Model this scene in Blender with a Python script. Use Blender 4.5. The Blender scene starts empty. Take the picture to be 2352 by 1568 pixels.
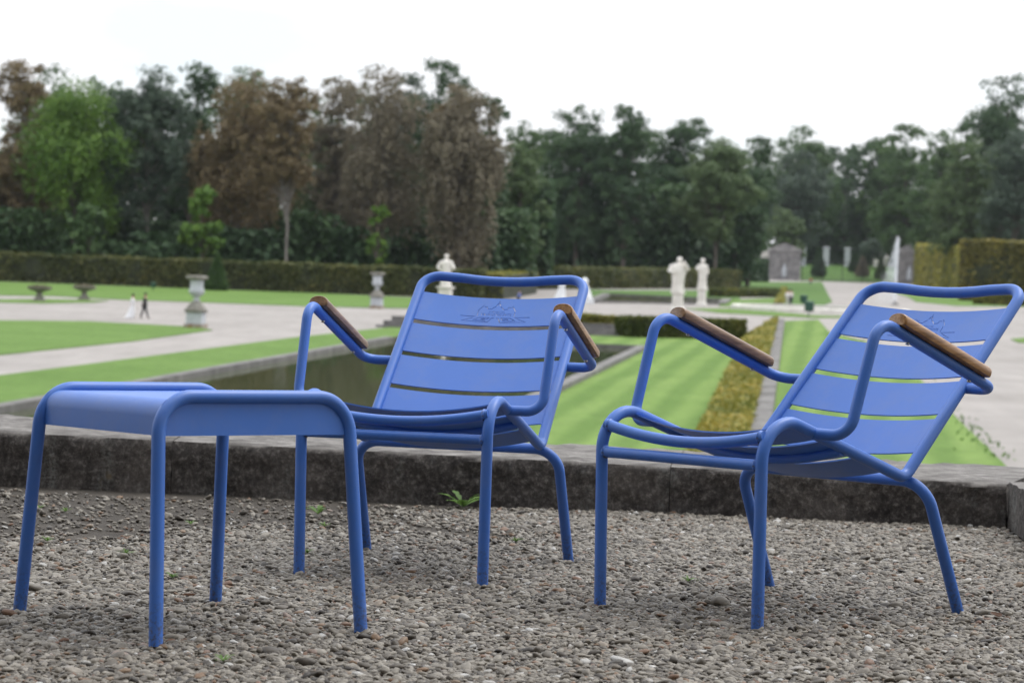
import bpy, bmesh, math, random
import numpy as np
from mathutils import Vector, Matrix, Quaternion

scene = bpy.context.scene
col = scene.collection
pi = math.pi

# ------------------------------------------------------------------ camera
F_PX, PITCH, ROLL, CAM_H = 5505.0, 0.0126, 0.0329, 0.6325      # focal length in pixels of a 2352 px wide picture
PW, PH = 2352.0, 1568.0
cam = bpy.data.cameras.new("camera")
cam_o = bpy.data.objects.new("camera", cam)
col.objects.link(cam_o)
cam.sensor_width, cam.lens = 23.5, 55.0
cam.clip_start, cam.clip_end = 0.05, 6000
cam.dof.use_dof = True
cam.dof.focus_distance = 5.25
cam.dof.aperture_fstop = 5.6
_f = Vector((0, math.cos(PITCH), -math.sin(PITCH)))
_u = Vector((0, math.sin(PITCH), math.cos(PITCH)))
_x = Vector((1, 0, 0))
_r = _x * math.cos(ROLL) + _u * math.sin(ROLL)
_up = -_x * math.sin(ROLL) + _u * math.cos(ROLL)
m = Matrix((_r, _up, -_f)).transposed().to_4x4()
m.translation = (0, 0, CAM_H)
cam_o.matrix_world = m
scene.camera = cam_o

# ------------------------------------------------------------------ sky, sun, exposure
SUN_EL, SUN_AZ = math.radians(58), math.radians(55)     # azimuth clockwise from +Y
world = bpy.data.worlds.new("World")
scene.world = world
world.use_nodes = True
nt = world.node_tree
nt.nodes.clear()
wo = nt.nodes.new("ShaderNodeOutputWorld")
bg = nt.nodes.new("ShaderNodeBackground")
bg.inputs[1].default_value = 0.11
sky = nt.nodes.new("ShaderNodeTexSky")
sky.sky_type = 'NISHITA'
sky.sun_disc = False
sky.sun_elevation, sky.sun_rotation = SUN_EL, SUN_AZ
tc = nt.nodes.new("ShaderNodeTexCoord")
mp = nt.nodes.new("ShaderNodeMapping")
mp.inputs['Scale'].default_value = (1.0, 1.0, 2.6)
mp.inputs['Location'].default_value = (0.435, 0.1, -0.05)
nz = nt.nodes.new("ShaderNodeTexNoise")
nz.inputs['Scale'].default_value = 5.5
nz.inputs['Detail'].default_value = 5
nz.inputs['Roughness'].default_value = 0.55
rp = nt.nodes.new("ShaderNodeValToRGB")
rp.color_ramp.elements[0].position = 0.40
rp.color_ramp.elements[0].color = (0.62, 0.62, 0.62, 1)
rp.color_ramp.elements[1].position = 0.52
rp.color_ramp.elements[1].color = (1, 1, 1, 1)
mx = nt.nodes.new("ShaderNodeMix")
mx.data_type = 'RGBA'
L = nt.links.new
sepz = nt.nodes.new("ShaderNodeSeparateXYZ")
mr = nt.nodes.new("ShaderNodeMapRange")
mr.inputs['To Min'].default_value, mr.inputs['To Max'].default_value = 0.74, 1.75
vsc = nt.nodes.new("ShaderNodeVectorMath"); vsc.operation = 'SCALE'; vsc.inputs[0].default_value = (8.6, 8.75, 9.0)
L(tc.outputs['Generated'], sepz.inputs[0]); L(sepz.outputs['Z'], mr.inputs['Value']); L(mr.outputs[0], vsc.inputs['Scale']); L(vsc.outputs[0], mx.inputs['B'])
L(tc.outputs['Generated'], mp.inputs[0]); L(mp.outputs[0], nz.inputs['Vector'])
L(nz.outputs['Fac'], rp.inputs[0]); L(rp.outputs[0], mx.inputs['Factor'])
L(sky.outputs[0], mx.inputs['A']); L(mx.outputs['Result'], bg.inputs[0]); L(bg.outputs[0], wo.inputs[0])

sd = bpy.data.lights.new("sun", 'SUN')
sd.energy, sd.angle, sd.color = 1.3, math.radians(30), (1, 0.96, 0.9)
so = bpy.data.objects.new("sun", sd)
col.objects.link(so)
sdir = Vector((math.sin(SUN_AZ) * math.cos(SUN_EL), math.cos(SUN_AZ) * math.cos(SUN_EL), math.sin(SUN_EL)))
so.rotation_euler = sdir.to_track_quat('Z', 'Y').to_euler()
so.location = (0, -10, 20)

scene.view_settings.view_transform = 'Standard'
scene.view_settings.look = 'None'
scene.view_settings.exposure = 0.55
scene.view_settings.gamma = 1.0
scene.view_settings.use_curve_mapping = False

# ------------------------------------------------------------------ picture geometry helpers
def ray(x, y):
    u, v = (x - PW / 2) / F_PX, (PH / 2 - y) / F_PX
    return _r * u + _up * v + _f
G_DROP, G_SLOPE = 5.2, (714.5 - 570) / 5505.0      # garden plane: below the terrace, rising gently away from it
def gz(Y): return CAM_H - G_DROP + G_SLOPE * Y
def gp(x, y, dz=0.0):
    """point of the garden ground seen at a pixel"""
    d = ray(x, y)
    t = -(G_DROP - dz) / (d.z - G_SLOPE * d.y)
    return Vector((0, 0, CAM_H)) + d * t
def at(x, y, Y):
    d = ray(x, y)
    return Vector((0, 0, CAM_H)) + d * (Y / d.y)
def mpp(Y): return Y / F_PX

# ------------------------------------------------------------------ object helpers
def tag(o, label=None, cat=None, group=None, kind=None):
    if label: o["label"] = label
    if cat: o["category"] = cat
    if group: o["group"] = group
    if kind: o["kind"] = kind
    return o
def empty(name, loc=(0, 0, 0), rz=0.0):
    o = bpy.data.objects.new(name, None)
    o.empty_display_size = 0.1
    col.objects.link(o)
    o.location = loc
    o.rotation_euler = (0, 0, rz)
    return o
def mesh_obj(name, v, f, mat=None, parent=None, smooth=True, sharp=None, loc=None):
    me = bpy.data.meshes.new(name)
    me.from_pydata([tuple(p) for p in v], [], [tuple(q) for q in f])
    me.validate()
    if smooth:
        me.polygons.foreach_set("use_smooth", [True] * len(me.polygons))
        if sharp: me.set_sharp_from_angle(angle=math.radians(sharp))
    if mat: me.materials.append(mat)
    me.update()
    o = bpy.data.objects.new(name, me)
    col.objects.link(o)
    if parent: o.parent = parent
    if loc is not None: o.location = loc
    return o
def np_mesh(name, V, nverts, mat, parent=None, tint=None, smooth=False):
    """V: (n,k,3) array of n separate k-gons"""
    n, k = V.shape[0], V.shape[1]
    me = bpy.data.meshes.new(name)
    me.vertices.add(n * k)
    me.vertices.foreach_set("co", V.reshape(-1).astype(np.float32))
    me.loops.add(n * k)
    me.loops.foreach_set("vertex_index", np.arange(n * k, dtype=np.int32))
    me.polygons.add(n)
    me.polygons.foreach_set("loop_start", np.arange(0, n * k, k, dtype=np.int32))
    me.update(calc_edges=True)
    if tint is not None:
        a = me.attributes.new("tint", 'FLOAT', 'FACE')
        a.data.foreach_set("value", tint.astype(np.float32))
    me.materials.append(mat)
    o = bpy.data.objects.new(name, me)
    col.objects.link(o)
    if parent: o.parent = parent
    return o
def copy_tree(o, parent=None):
    c = o.copy()
    col.objects.link(c)
    c.parent = parent
    for ch in list(o.children): copy_tree(ch, c)
    return c
class MB:
    def __init__(s): s.v, s.f = [], []
    def add(s, v, f):
        b = len(s.v)
        s.v += [Vector(p) for p in v]
        s.f += [tuple(i + b for i in q) for q in f]
        return s
    def box(s, c, d, rz=0.0, bev=0.0):
        bm = bmesh.new()
        bmesh.ops.create_cube(bm, size=1)
        bmesh.ops.scale(bm, vec=d, verts=bm.verts)
        if bev: bmesh.ops.bevel(bm, geom=list(bm.edges), offset=bev, segments=2, affect='EDGES')
        bmesh.ops.rotate(bm, cent=(0, 0, 0), matrix=Matrix.Rotation(rz, 3, 'Z'), verts=bm.verts)
        bmesh.ops.translate(bm, vec=c, verts=bm.verts)
        bm.verts.index_update()
        s.add([v.co.copy() for v in bm.verts], [[v.index for v in f.verts] for f in bm.faces])
        bm.free()
        return s
    def tube(s, path, r, n=14, caps=True):
        v, f = sweep(path, r, n, caps)
        return s.add(v, f)
    def lathe(s, prof, n=24, c=(0, 0, 0), rot=0.0, sq=False):
        """prof: (radius, z); n=4 with sq gives square frusta of half-width radius"""
        k = math.sqrt(2) if sq else 1
        v, f = [], []
        for r, z in prof:
            for i in range(n):
                a = rot + 2 * pi * i / n + (pi / 4 if sq else 0)
                v.append((c[0] + r * k * math.cos(a), c[1] + r * k * math.sin(a), c[2] + z))
        for j in range(len(prof) - 1):
            for i in range(n):
                f.append((j * n + i, j * n + (i + 1) % n, (j + 1) * n + (i + 1) % n, (j + 1) * n + i))
        f.append(tuple(range(n))[::-1])
        f.append(tuple((len(prof) - 1) * n + i for i in range(n)))
        return s.add(v, f)
    def build(s, name, mat, parent=None, smooth=True, sharp=40, loc=None):
        return mesh_obj(name, s.v, s.f, mat, parent, smooth, sharp, loc)
def sweep(path, r, n=14, caps=True):
    path = [Vector(p) for p in path]
    R = r if isinstance(r, (list, tuple)) else [r] * len(path)
    T = []
    for i in range(len(path)):
        a, b = path[max(i - 1, 0)], path[min(i + 1, len(path) - 1)]
        T.append((b - a).normalized())
    up = Vector((0, 0, 1)) if abs(T[0].z) < 0.9 else Vector((1, 0, 0))
    N = (up - T[0] * up.dot(T[0])).normalized()
    v, f = [], []
    for i, p in enumerate(path):
        if i:
            q = T[i - 1].rotation_difference(T[i])
            N = q @ N
            N = (N - T[i] * N.dot(T[i])).normalized()
        B = T[i].cross(N)
        for k in range(n):
            a = 2 * pi * k / n
            v.append(p + (N * math.cos(a) + B * math.sin(a)) * R[i])
    for i in range(len(path) - 1):
        for k in range(n):
            f.append((i * n + k, i * n + (k + 1) % n, (i + 1) * n + (k + 1) % n, (i + 1) * n + k))
    if caps:
        f.append(tuple(range(n))[::-1])
        f.append(tuple((len(path) - 1) * n + k for k in range(n)))
    return v, f
def fillet(P, R, n=9):
    P = [Vector(p) for p in P]
    out = [P[0]]
    for i in range(1, len(P) - 1):
        p = P[i]
        a, b = (P[i - 1] - p), (P[i + 1] - p)
        la, lb = a.length, b.length
        a.normalize(); b.normalize()
        th = a.angle(b)
        r = R[i - 1] if isinstance(R, (list, tuple)) else R
        if r <= 0 or th > pi - 0.01:
            out.append(p); continue
        t = min(r / math.tan(th / 2), la * 0.49, lb * 0.49)
        r = t * math.tan(th / 2)
        c = p + (a + b).normalized() * (r / math.sin(th / 2))
        s, e = p + a * t - c, p + b * t - c
        ang = s.angle(e)
        ax = s.cross(e).normalized()
        for k in range(n + 1):
            out.append(c + Quaternion(ax, ang * k / n) @ s)
    out.append(P[-1])
    return out

# ------------------------------------------------------------------ materials
def mat(name):
    mt = bpy.data.materials.new(name)
    mt.use_nodes = True
    n = mt.node_tree
    return mt, n, n.nodes["Principled BSDF"], n.links.new
def noise_node(n, scale, detail=4, rough=0.6, coord='Object', sc=None):
    t = n.nodes.new("ShaderNodeTexCoord")
    z = n.nodes.new("ShaderNodeTexNoise")
    z.inputs['Scale'].default_value = scale
    z.inputs['Detail'].default_value = detail
    z.inputs['Roughness'].default_value = rough
    if sc:
        q = n.nodes.new("ShaderNodeMapping")
        q.inputs['Scale'].default_value = sc
        n.links.new(t.outputs[coord], q.inputs[0]); n.links.new(q.outputs[0], z.inputs['Vector'])
    else:
        n.links.new(t.outputs[coord], z.inputs['Vector'])
    return z
def ramp(n, src, stops):
    r = n.nodes.new("ShaderNodeValToRGB")
    e = r.color_ramp.elements
    while len(e) < len(stops): e.new(0.5)
    for k, (p, c) in enumerate(stops):
        e[k].position = p
        e[k].color = (c[0], c[1], c[2], 1) if not isinstance(c, (int, float)) else (c, c, c, 1)
    n.links.new(src, r.inputs[0])
    return r
def bump(n, b, src, strength, dist):
    k = n.nodes.new("ShaderNodeBump")
    k.inputs['Strength'].default_value = strength
    k.inputs['Distance'].default_value = dist
    n.links.new(src, k.inputs['Height'])
    n.links.new(k.outputs[0], b.inputs['Normal'])
    return k
def mixc(n, fac, a, b, mode='MIX'):
    x = n.nodes.new("ShaderNodeMix")
    x.data_type = 'RGBA'
    x.blend_type = mode
    for s, v in (('Factor', fac), ('A', a), ('B', b)):
        if isinstance(v, (int, float)): x.inputs[s].default_value = v
        elif isinstance(v, tuple): x.inputs[s].default_value = (*v[:3], 1)
        else: n.links.new(v, x.inputs[s])
    return x.outputs['Result']
def simple(name, stops, scale=3, rough=0.85, bumps=None, detail=5, coord='Object', sc=None, metallic=0.0):
    mt, n, b, l = mat(name)
    z = noise_node(n, scale, detail, 0.6, coord, sc)
    r = ramp(n, z.outputs['Fac'], stops)
    l(r.outputs[0], b.inputs['Base Color'])
    b.inputs['Roughness'].default_value = rough
    b.inputs['Metallic'].default_value = metallic
    if bumps: 
        z2 = noise_node(n, bumps[0], 5, 0.65, coord)
        bump(n, b, z2.outputs['Fac'], bumps[1], bumps[2])
    return mt

def paint_material():
    mt, n, b, l = mat("blue_powder_coat")
    z = noise_node(n, 6, 5)
    c = ramp(n, z.outputs['Fac'], [(0.3, (0.044, 0.148, 0.51)), (0.7, (0.054, 0.168, 0.56))])
    # dusty wear specks
    w = noise_node(n, 55, 6, 0.75)
    wm = ramp(n, w.outputs['Fac'], [(0.70, 0.0), (0.76, 1.0)])
    big = noise_node(n, 4.0, 2)
    bm_ = ramp(n, big.outputs['Fac'], [(0.55, 0.0), (0.7, 1.0)])
    mul = n.nodes.new("ShaderNodeMath"); mul.operation = 'MULTIPLY'
    l(wm.outputs[0], mul.inputs[0]); l(bm_.outputs[0], mul.inputs[1])
    half = n.nodes.new("ShaderNodeMath"); half.operation = 'MULTIPLY'
    l(mul.outputs[0], half.inputs[0]); half.inputs[1].default_value = 0.5
    base = mixc(n, half.outputs[0], c.outputs[0], (0.20, 0.22, 0.25))
    # mud splashed up from the ground, and fine dust lying in cloudy patches
    tcd = n.nodes.new("ShaderNodeTexCoord"); spz = n.nodes.new("ShaderNodeSeparateXYZ")
    l(tcd.outputs['Object'], spz.inputs[0])
    low = ramp(n, spz.outputs['Z'], [(0.012, 1.0), (0.11, 0.0)])
    spl = ramp(n, noise_node(n, 130, 5, 0.75).outputs['Fac'], [(0.50, 0.0), (0.60, 0.85)])
    mud = n.nodes.new("ShaderNodeMath"); mud.operation = 'MULTIPLY'
    l(low.outputs[0], mud.inputs[0]); l(spl.outputs[0], mud.inputs[1])
    dus = ramp(n, noise_node(n, 9, 6, 0.7).outputs['Fac'], [(0.45, 0.0), (0.75, 0.16)])
    base = mixc(n, dus.outputs[0], base, (0.24, 0.25, 0.27))
    base = mixc(n, mud.outputs[0], base, (0.075, 0.065, 0.055))
    l(base, b.inputs['Base Color'])
    g = noise_node(n, 420, 2)
    rr = ramp(n, z.outputs['Fac'], [(0.3, 0.37), (0.7, 0.47)])
    l(rr.outputs[0], b.inputs['Roughness'])
    bump(n, b, g.outputs['Fac'], 0.10, 0.0006)
    b.inputs['Specular IOR Level'].default_value = 0.45
    return mt
M_paint = paint_material()
M_rubber = simple("grey_rubber", [(0.3, (0.018, 0.02, 0.025)), (0.7, (0.05, 0.05, 0.055))], 60, 0.8)
M_steel = simple("screw_steel", [(0.3, (0.25, 0.25, 0.25)), (0.7, (0.4, 0.4, 0.4))], 60, 0.35, metallic=1.0)
def wood_material(name, c0, c1, c2):
    mt, n, b, l = mat(name)
    z = noise_node(n, 9, 6, 0.62, 'Object', (14, 1.0, 14))
    r = ramp(n, z.outputs['Fac'], [(0.28, c0), (0.5, c1), (0.75, c2)])
    l(r.outputs[0], b.inputs['Base Color'])
    b.inputs['Roughness'].default_value = 0.32
    bump(n, b, z.outputs['Fac'], 0.22, 0.0010)
    return mt
M_wood_dark = wood_material("weathered_brown_wood", (0.085, 0.046, 0.022), (0.195, 0.108, 0.052), (0.31, 0.19, 0.10))
M_wood_warm = wood_material("honey_brown_wood", (0.11, 0.052, 0.018), (0.27, 0.135, 0.048), (0.46, 0.27, 0.115))

def parapet_material():
    mt, n, b, l = mat("lichen_stone")
    z1 = noise_node(n, 3.2, 8, 0.72)
    z2 = noise_node(n, 48, 9, 0.8)
    z3 = noise_node(n, 9, 6, 0.7, 'Object', (1, 1, 0.35))
    c1 = ramp(n, z1.outputs['Fac'], [(0.32, (0.032, 0.029, 0.029)), (0.5, (0.092, 0.084, 0.079)), (0.66, (0.25, 0.225, 0.205))])
    c2 = ramp(n, z2.outputs['Fac'], [(0.42, (0.026, 0.024, 0.025)), (0.53, (0.11, 0.10, 0.095)), (0.64, (0.38, 0.36, 0.34))])
    a = mixc(n, 0.6, c1.outputs[0], c2.outputs[0])
    # pale lichen crust
    li = ramp(n, z3.outputs['Fac'], [(0.55, 0.0), (0.66, 1.0)])
    fine = ramp(n, noise_node(n, 90, 4, 0.7).outputs['Fac'], [(0.45, 0.0), (0.6, 0.75)])
    mul = n.nodes.new("ShaderNodeMath"); mul.operation = 'MULTIPLY'
    l(li.outputs[0], mul.inputs[0]); l(fine.outputs[0], mul.inputs[1])
    a = mixc(n, mul.outputs[0], a, (0.27, 0.28, 0.27))
    # upper faces are paler, by the direction each face points
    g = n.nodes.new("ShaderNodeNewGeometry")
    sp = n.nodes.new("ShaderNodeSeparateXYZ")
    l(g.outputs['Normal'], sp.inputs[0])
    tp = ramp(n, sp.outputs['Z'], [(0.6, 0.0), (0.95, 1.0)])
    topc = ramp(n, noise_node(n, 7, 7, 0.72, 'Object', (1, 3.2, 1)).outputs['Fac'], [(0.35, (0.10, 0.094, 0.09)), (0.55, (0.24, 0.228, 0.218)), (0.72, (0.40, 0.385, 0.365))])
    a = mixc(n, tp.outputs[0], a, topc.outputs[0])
    # orange lichen spots
    vo = ramp(n, noise_node(n, 4.3, 3, 0.5, 'Object').outputs['Fac'], [(0.735, 0.0), (0.765, 0.8)])
    a = mixc(n, vo.outputs[0], a, (0.22, 0.14, 0.03))
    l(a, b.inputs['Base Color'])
    b.inputs['Roughness'].default_value = 0.92
    b.inputs['Specular IOR Level'].default_value = 0.25
    bump(n, b, mixc(n, 0.5, z1.outputs['Fac'], z2.outputs['Fac']), 0.9, 0.02)
    return mt
M_parapet = parapet_material()
M_soil = simple("damp_soil", [(0.3, (0.026, 0.021, 0.016)), (0.52, (0.046, 0.038, 0.030)), (0.72, (0.078, 0.066, 0.053))], 9, 0.95, (70, 1.0, 0.01), 8)
def pebble_material():
    mt, n, b, l = mat("river_pebbles")
    at_ = n.nodes.new("ShaderNodeAttribute")
    at_.attribute_type = 'INSTANCER'
    at_.attribute_name = "shade"
    r = ramp(n, at_.outputs['Fac'], [(0.0, (0.028, 0.023, 0.019)), (0.14, (0.080, 0.068, 0.055)), (0.40, (0.142, 0.125, 0.102)), (0.68, (0.200, 0.180, 0.150)),
        (0.90, (0.262, 0.240, 0.205)), (0.93, (0.17, 0.105, 0.058)), (0.965, (0.15, 0.08, 0.05)), (0.978, (0.34, 0.33, 0.31)), (1.0, (0.46, 0.455, 0.44))])
    r.color_ramp.interpolation = 'LINEAR'
    z = noise_node(n, 1.7, 4, 0.6)
    k = ramp(n, z.outputs['Fac'], [(0.3, 0.72), (0.7, 1.15)])
    l(mixc(n, 1.0, r.outputs[0], k.outputs[0], 'MULTIPLY'), b.inputs['Base Color'])
    b.inputs['Roughness'].default_value = 0.55
    b.inputs['Specular IOR Level'].default_value = 0.4
    return mt
M_pebble = pebble_material()
def path_material():
    mt, n, b, l = mat("pale_gravel_path")
    c = ramp(n, noise_node(n, 0.10, 9, 0.65).outputs['Fac'], [(0.3, (0.232, 0.218, 0.205)), (0.5, (0.276, 0.260, 0.248)), (0.72, (0.315, 0.298, 0.284))])
    k = ramp(n, noise_node(n, 0.9, 6, 0.7, 'Object', (1.0, 0.22, 1)).outputs['Fac'], [(0.3, (0.86, 0.85, 0.84)), (0.7, (1.10, 1.09, 1.08))])
    l(mixc(n, 1.0, c.outputs[0], k.outputs[0], 'MULTIPLY'), b.inputs['Base Color'])
    b.inputs['Roughness'].default_value = 0.95
    b.inputs['Specular IOR Level'].default_value = 0.2
    bump(n, b, noise_node(n, 6, 5, 0.7).outputs['Fac'], 0.3, 0.02)
    return mt
M_path = path_material()
def lawn_material(name, c0, c1, stripes=0.0):
    mt, n, b, l = mat(name)
    z1 = noise_node(n, 0.16, 6, 0.65)
    z2 = noise_node(n, 2.6, 5, 0.7)
    c = ramp(n, z1.outputs['Fac'], [(0.3, c0), (0.7, c1)])
    k = ramp(n, z2.outputs['Fac'], [(0.3, 0.78), (0.7, 1.2)])
    a = mixc(n, 1.0, c.outputs[0], k.outputs[0], 'MULTIPLY')
    if stripes:
        t = n.nodes.new("ShaderNodeTexCoord")
        q = n.nodes.new("ShaderNodeMapping")
        q.inputs['Rotation'].default_value = (0, 0, stripes)
        w = n.nodes.new("ShaderNodeTexWave")
        w.inputs['Scale'].default_value = 0.20
        w.inputs['Distortion'].default_value = 1.2
        w.inputs['Detail Scale'].default_value = 0.4
        l(t.outputs['Object'], q.inputs[0]); l(q.outputs[0], w.inputs['Vector'])
        s = ramp(n, w.outputs['Fac'], [(0.15, (0.82, 0.87, 0.80)), (0.85, (1.17, 1.12, 1.20))])
        a = mixc(n, 1.0, a, s.outputs[0], 'MULTIPLY')
    l(a, b.inputs['Base Color'])
    b.inputs['Roughness'].default_value = 0.9
    b.inputs['Specular IOR Level'].default_value = 0.15
    bump(n, b, noise_node(n, 9, 4, 0.7).outputs['Fac'], 0.6, 0.05)
    return mt
M_lawn = lawn_material("mown_lawn", (0.080, 0.148, 0.028), (0.118, 0.198, 0.047))
M_lawn_s = lawn_material("striped_lawn", (0.098, 0.172, 0.034), (0.130, 0.207, 0.050), 0.131)
M_lawn_d = lawn_material("deep_lawn", (0.062, 0.125, 0.028), (0.082, 0.150, 0.036))
M_stone_grey = simple("grey_kerb_stone", [(0.3, (0.085, 0.082, 0.078)), (0.55, (0.15, 0.144, 0.138)), (0.75, (0.225, 0.217, 0.207))], 1.2, 0.9, (8, 0.6, 0.02), 7)
M_stone_pale = simple("pale_carved_stone", [(0.3, (0.52, 0.49, 0.44)), (0.55, (0.66, 0.635, 0.59)), (0.75, (0.74, 0.72, 0.68))], 1.6, 0.85, (10, 0.5, 0.02), 6)
M_stone_white = simple("white_marble", [(0.3, (0.55, 0.56, 0.57)), (0.7, (0.74, 0.75, 0.77))], 1.6, 0.7, (8, 0.3, 0.02), 5)
M_stone_urn = simple("blue_white_stone", [(0.3, (0.33, 0.35, 0.37)), (0.7, (0.48, 0.50, 0.53))], 2.0, 0.8, (10, 0.4, 0.02), 6)
M_stone_moss = simple("mossy_stone", [(0.3, (0.10, 0.095, 0.075)), (0.52, (0.20, 0.19, 0.165)), (0.72, (0.29, 0.28, 0.26))], 5, 0.95, (12, 0.8, 0.03), 7)
M_stone_rust = simple("lichen_orange_stone", [(0.35, (0.20, 0.12, 0.05)), (0.6, (0.30, 0.27, 0.23))], 3, 0.95, None, 6)
M_stone_old = simple("weathered_lodge_stone", [(0.3, (0.12, 0.113, 0.118)), (0.5, (0.215, 0.205, 0.205)), (0.72, (0.33, 0.315, 0.305))], 0.9, 0.95, (3, 0.6, 0.05), 7)
M_palace = simple("palace_limestone", [(0.3, (0.20, 0.18, 0.155)), (0.7, (0.27, 0.245, 0.21))], 0.8, 0.9, (4, 0.4, 0.02), 6)
M_glass = simple("dark_window_glass", [(0.3, (0.015, 0.018, 0.022)), (0.7, (0.03, 0.034, 0.04))], 1, 0.08)
M_roof = simple("slate_roof", [(0.3, (0.06, 0.06, 0.07)), (0.7, (0.11, 0.105, 0.11))], 2, 0.8)
M_iron = simple("black_iron", [(0.3, (0.012, 0.014, 0.016)), (0.7, (0.03, 0.03, 0.032))], 4, 0.6)
M_bin = simple("green_bin_paint", [(0.3, (0.012, 0.055, 0.042)), (0.7, (0.02, 0.075, 0.058))], 5, 0.5)
M_bark_pale = simple("pale_bark", [(0.3, (0.10, 0.09, 0.08)), (0.7, (0.24, 0.22, 0.20))], 1.4, 0.95, (6, 0.8, 0.05), 6)
M_bark = simple("dark_bark", [(0.3, (0.05, 0.042, 0.035)), (0.7, (0.12, 0.10, 0.085))], 1.4, 0.95, (6, 0.8, 0.05), 6)
def leaf_material(name, a, b_, c):
    mt, n, b, l = mat(name)
    t = n.nodes.new("ShaderNodeAttribute")
    t.attribute_name = "tint"
    r = ramp(n, t.outputs['Fac'], [(0.0, a), (0.55, b_), (1.0, c)])
    l(r.outputs[0], b.inputs['Base Color'])
    b.inputs['Roughness'].default_value = 0.6
    b.inputs['Specular IOR Level'].default_value = 0.25
    tr = n.nodes.new("ShaderNodeBsdfTranslucent")
    l(r.outputs[0], tr.inputs['Color'])
    ms = n.nodes.new("ShaderNodeMixShader")
    ms.inputs[0].default_value = 0.28
    out = n.nodes["Material Output"]
    l(b.outputs[0], ms.inputs[1]); l(tr.outputs[0], ms.inputs[2]); l(ms.outputs[0], out.inputs[0])
    return mt
LEAF = dict(
    dark=leaf_material("dark_green_leaves", (0.028, 0.058, 0.028), (0.050, 0.092, 0.040), (0.080, 0.135, 0.052)),
    mid=leaf_material("mid_green_leaves", (0.038, 0.076, 0.026), (0.062, 0.114, 0.037), (0.100, 0.165, 0.052)),
    grey=leaf_material("grey_green_leaves", (0.039, 0.062, 0.045), (0.064, 0.095, 0.064), (0.101, 0.140, 0.090)),
    olive=leaf_material("olive_green_leaves", (0.058, 0.092, 0.036), (0.090, 0.138, 0.054), (0.135, 0.188, 0.078)),
    bright=leaf_material("bright_green_leaves", (0.057, 0.121, 0.021), (0.098, 0.184, 0.028), (0.155, 0.247, 0.040)),
    yellow=leaf_material("yellowing_leaves", (0.070, 0.085, 0.018), (0.135, 0.135, 0.028), (0.21, 0.185, 0.04)),
    rust=leaf_material("rusty_brown_leaves", (0.112, 0.084, 0.044), (0.160, 0.120, 0.062), (0.215, 0.162, 0.084)),
    drab=leaf_material("drab_brown_leaves", (0.112, 0.095, 0.064), (0.165, 0.143, 0.098), (0.225, 0.198, 0.135)),
    hedge=leaf_material("clipped_hedge_leaves", (0.055, 0.071, 0.025), (0.107, 0.119, 0.039), (0.173, 0.163, 0.055)),
    box=leaf_material("boxwood_leaves", (0.048, 0.067, 0.016), (0.094, 0.115, 0.025), (0.184, 0.172, 0.039)),
    gold=leaf_material("golden_hedge_leaves", (0.125, 0.150, 0.030), (0.225, 0.215, 0.042), (0.34, 0.275, 0.055)),
    ochre=leaf_material("ochre_hedge_leaves", (0.114, 0.110, 0.031), (0.222, 0.194, 0.050), (0.360, 0.282, 0.072)),
    lit_side=leaf_material("lit_side_hedge_leaves", (0.20, 0.205, 0.045), (0.33, 0.305, 0.065), (0.44, 0.385, 0.085)),  # lightened leaf colour: puts the lit side of the tall hedge into the leaves
    weed=leaf_material("weed_leaves", (0.07, 0.14, 0.03), (0.11, 0.20, 0.045), (0.16, 0.27, 0.07)),
    dry=leaf_material("dry_leaf", (0.05, 0.022, 0.012), (0.10, 0.045, 0.022), (0.16, 0.08, 0.035)),
)
M_core = simple("hedge_twigs", [(0.3, (0.012, 0.016, 0.008)), (0.7, (0.03, 0.036, 0.016))], 2, 1.0)
def water_material():
    mt, n, b, l = mat("pond_water")
    b.inputs['Base Color'].default_value = (0.062, 0.074, 0.034, 1)
    b.inputs['Roughness'].default_value = 0.035
    b.inputs['IOR'].default_value = 1.33
    z = noise_node(n, 1.3, 3, 0.5, 'Object', (1, 0.5, 1))
    bump(n, b, z.outputs['Fac'], 0.06, 0.05)
    return mt
M_water = water_material()
def spray_material():
    mt, n, b, l = mat("fountain_spray")
    b.inputs['Base Color'].default_value = (0.85, 0.88, 0.92, 1)
    b.inputs['Roughness'].default_value = 0.5
    b.inputs['Alpha'].default_value = 0.5
    return mt
M_spray = spray_material()

# ------------------------------------------------------------------ foliage helpers
def cards(P, size, rng, up_bias=0.35, stretch=1.5, nrm=None):
    """one small kite-shaped leaf spray at every point"""
    n = len(P)
    if nrm is None:
        N = rng.normal(size=(n, 3)); N[:, 2] = np.abs(N[:, 2]) + up_bias
    else:
        N = nrm + rng.normal(size=(n, 3)) * 0.34
        N[:, 2] += up_bias * 0.5
    N /= np.linalg.norm(N, axis=1)[:, None]
    A = rng.normal(size=(n, 3))
    A -= N * (A * N).sum(1)[:, None]
    A /= np.linalg.norm(A, axis=1)[:, None]
    B = np.cross(N, A)
    s = size * rng.uniform(0.6, 1.35, n)[:, None]
    V = np.empty((n, 4, 3))
    V[:, 0] = P - A * s * 0.5 * stretch
    V[:, 1] = P + B * s * 0.42 - A * s * 0.1
    V[:, 2] = P + A * s * 0.5 * stretch + N * s * 0.12
    V[:, 3] = P - B * s * 0.42 - A * s * 0.1
    return V
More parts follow.
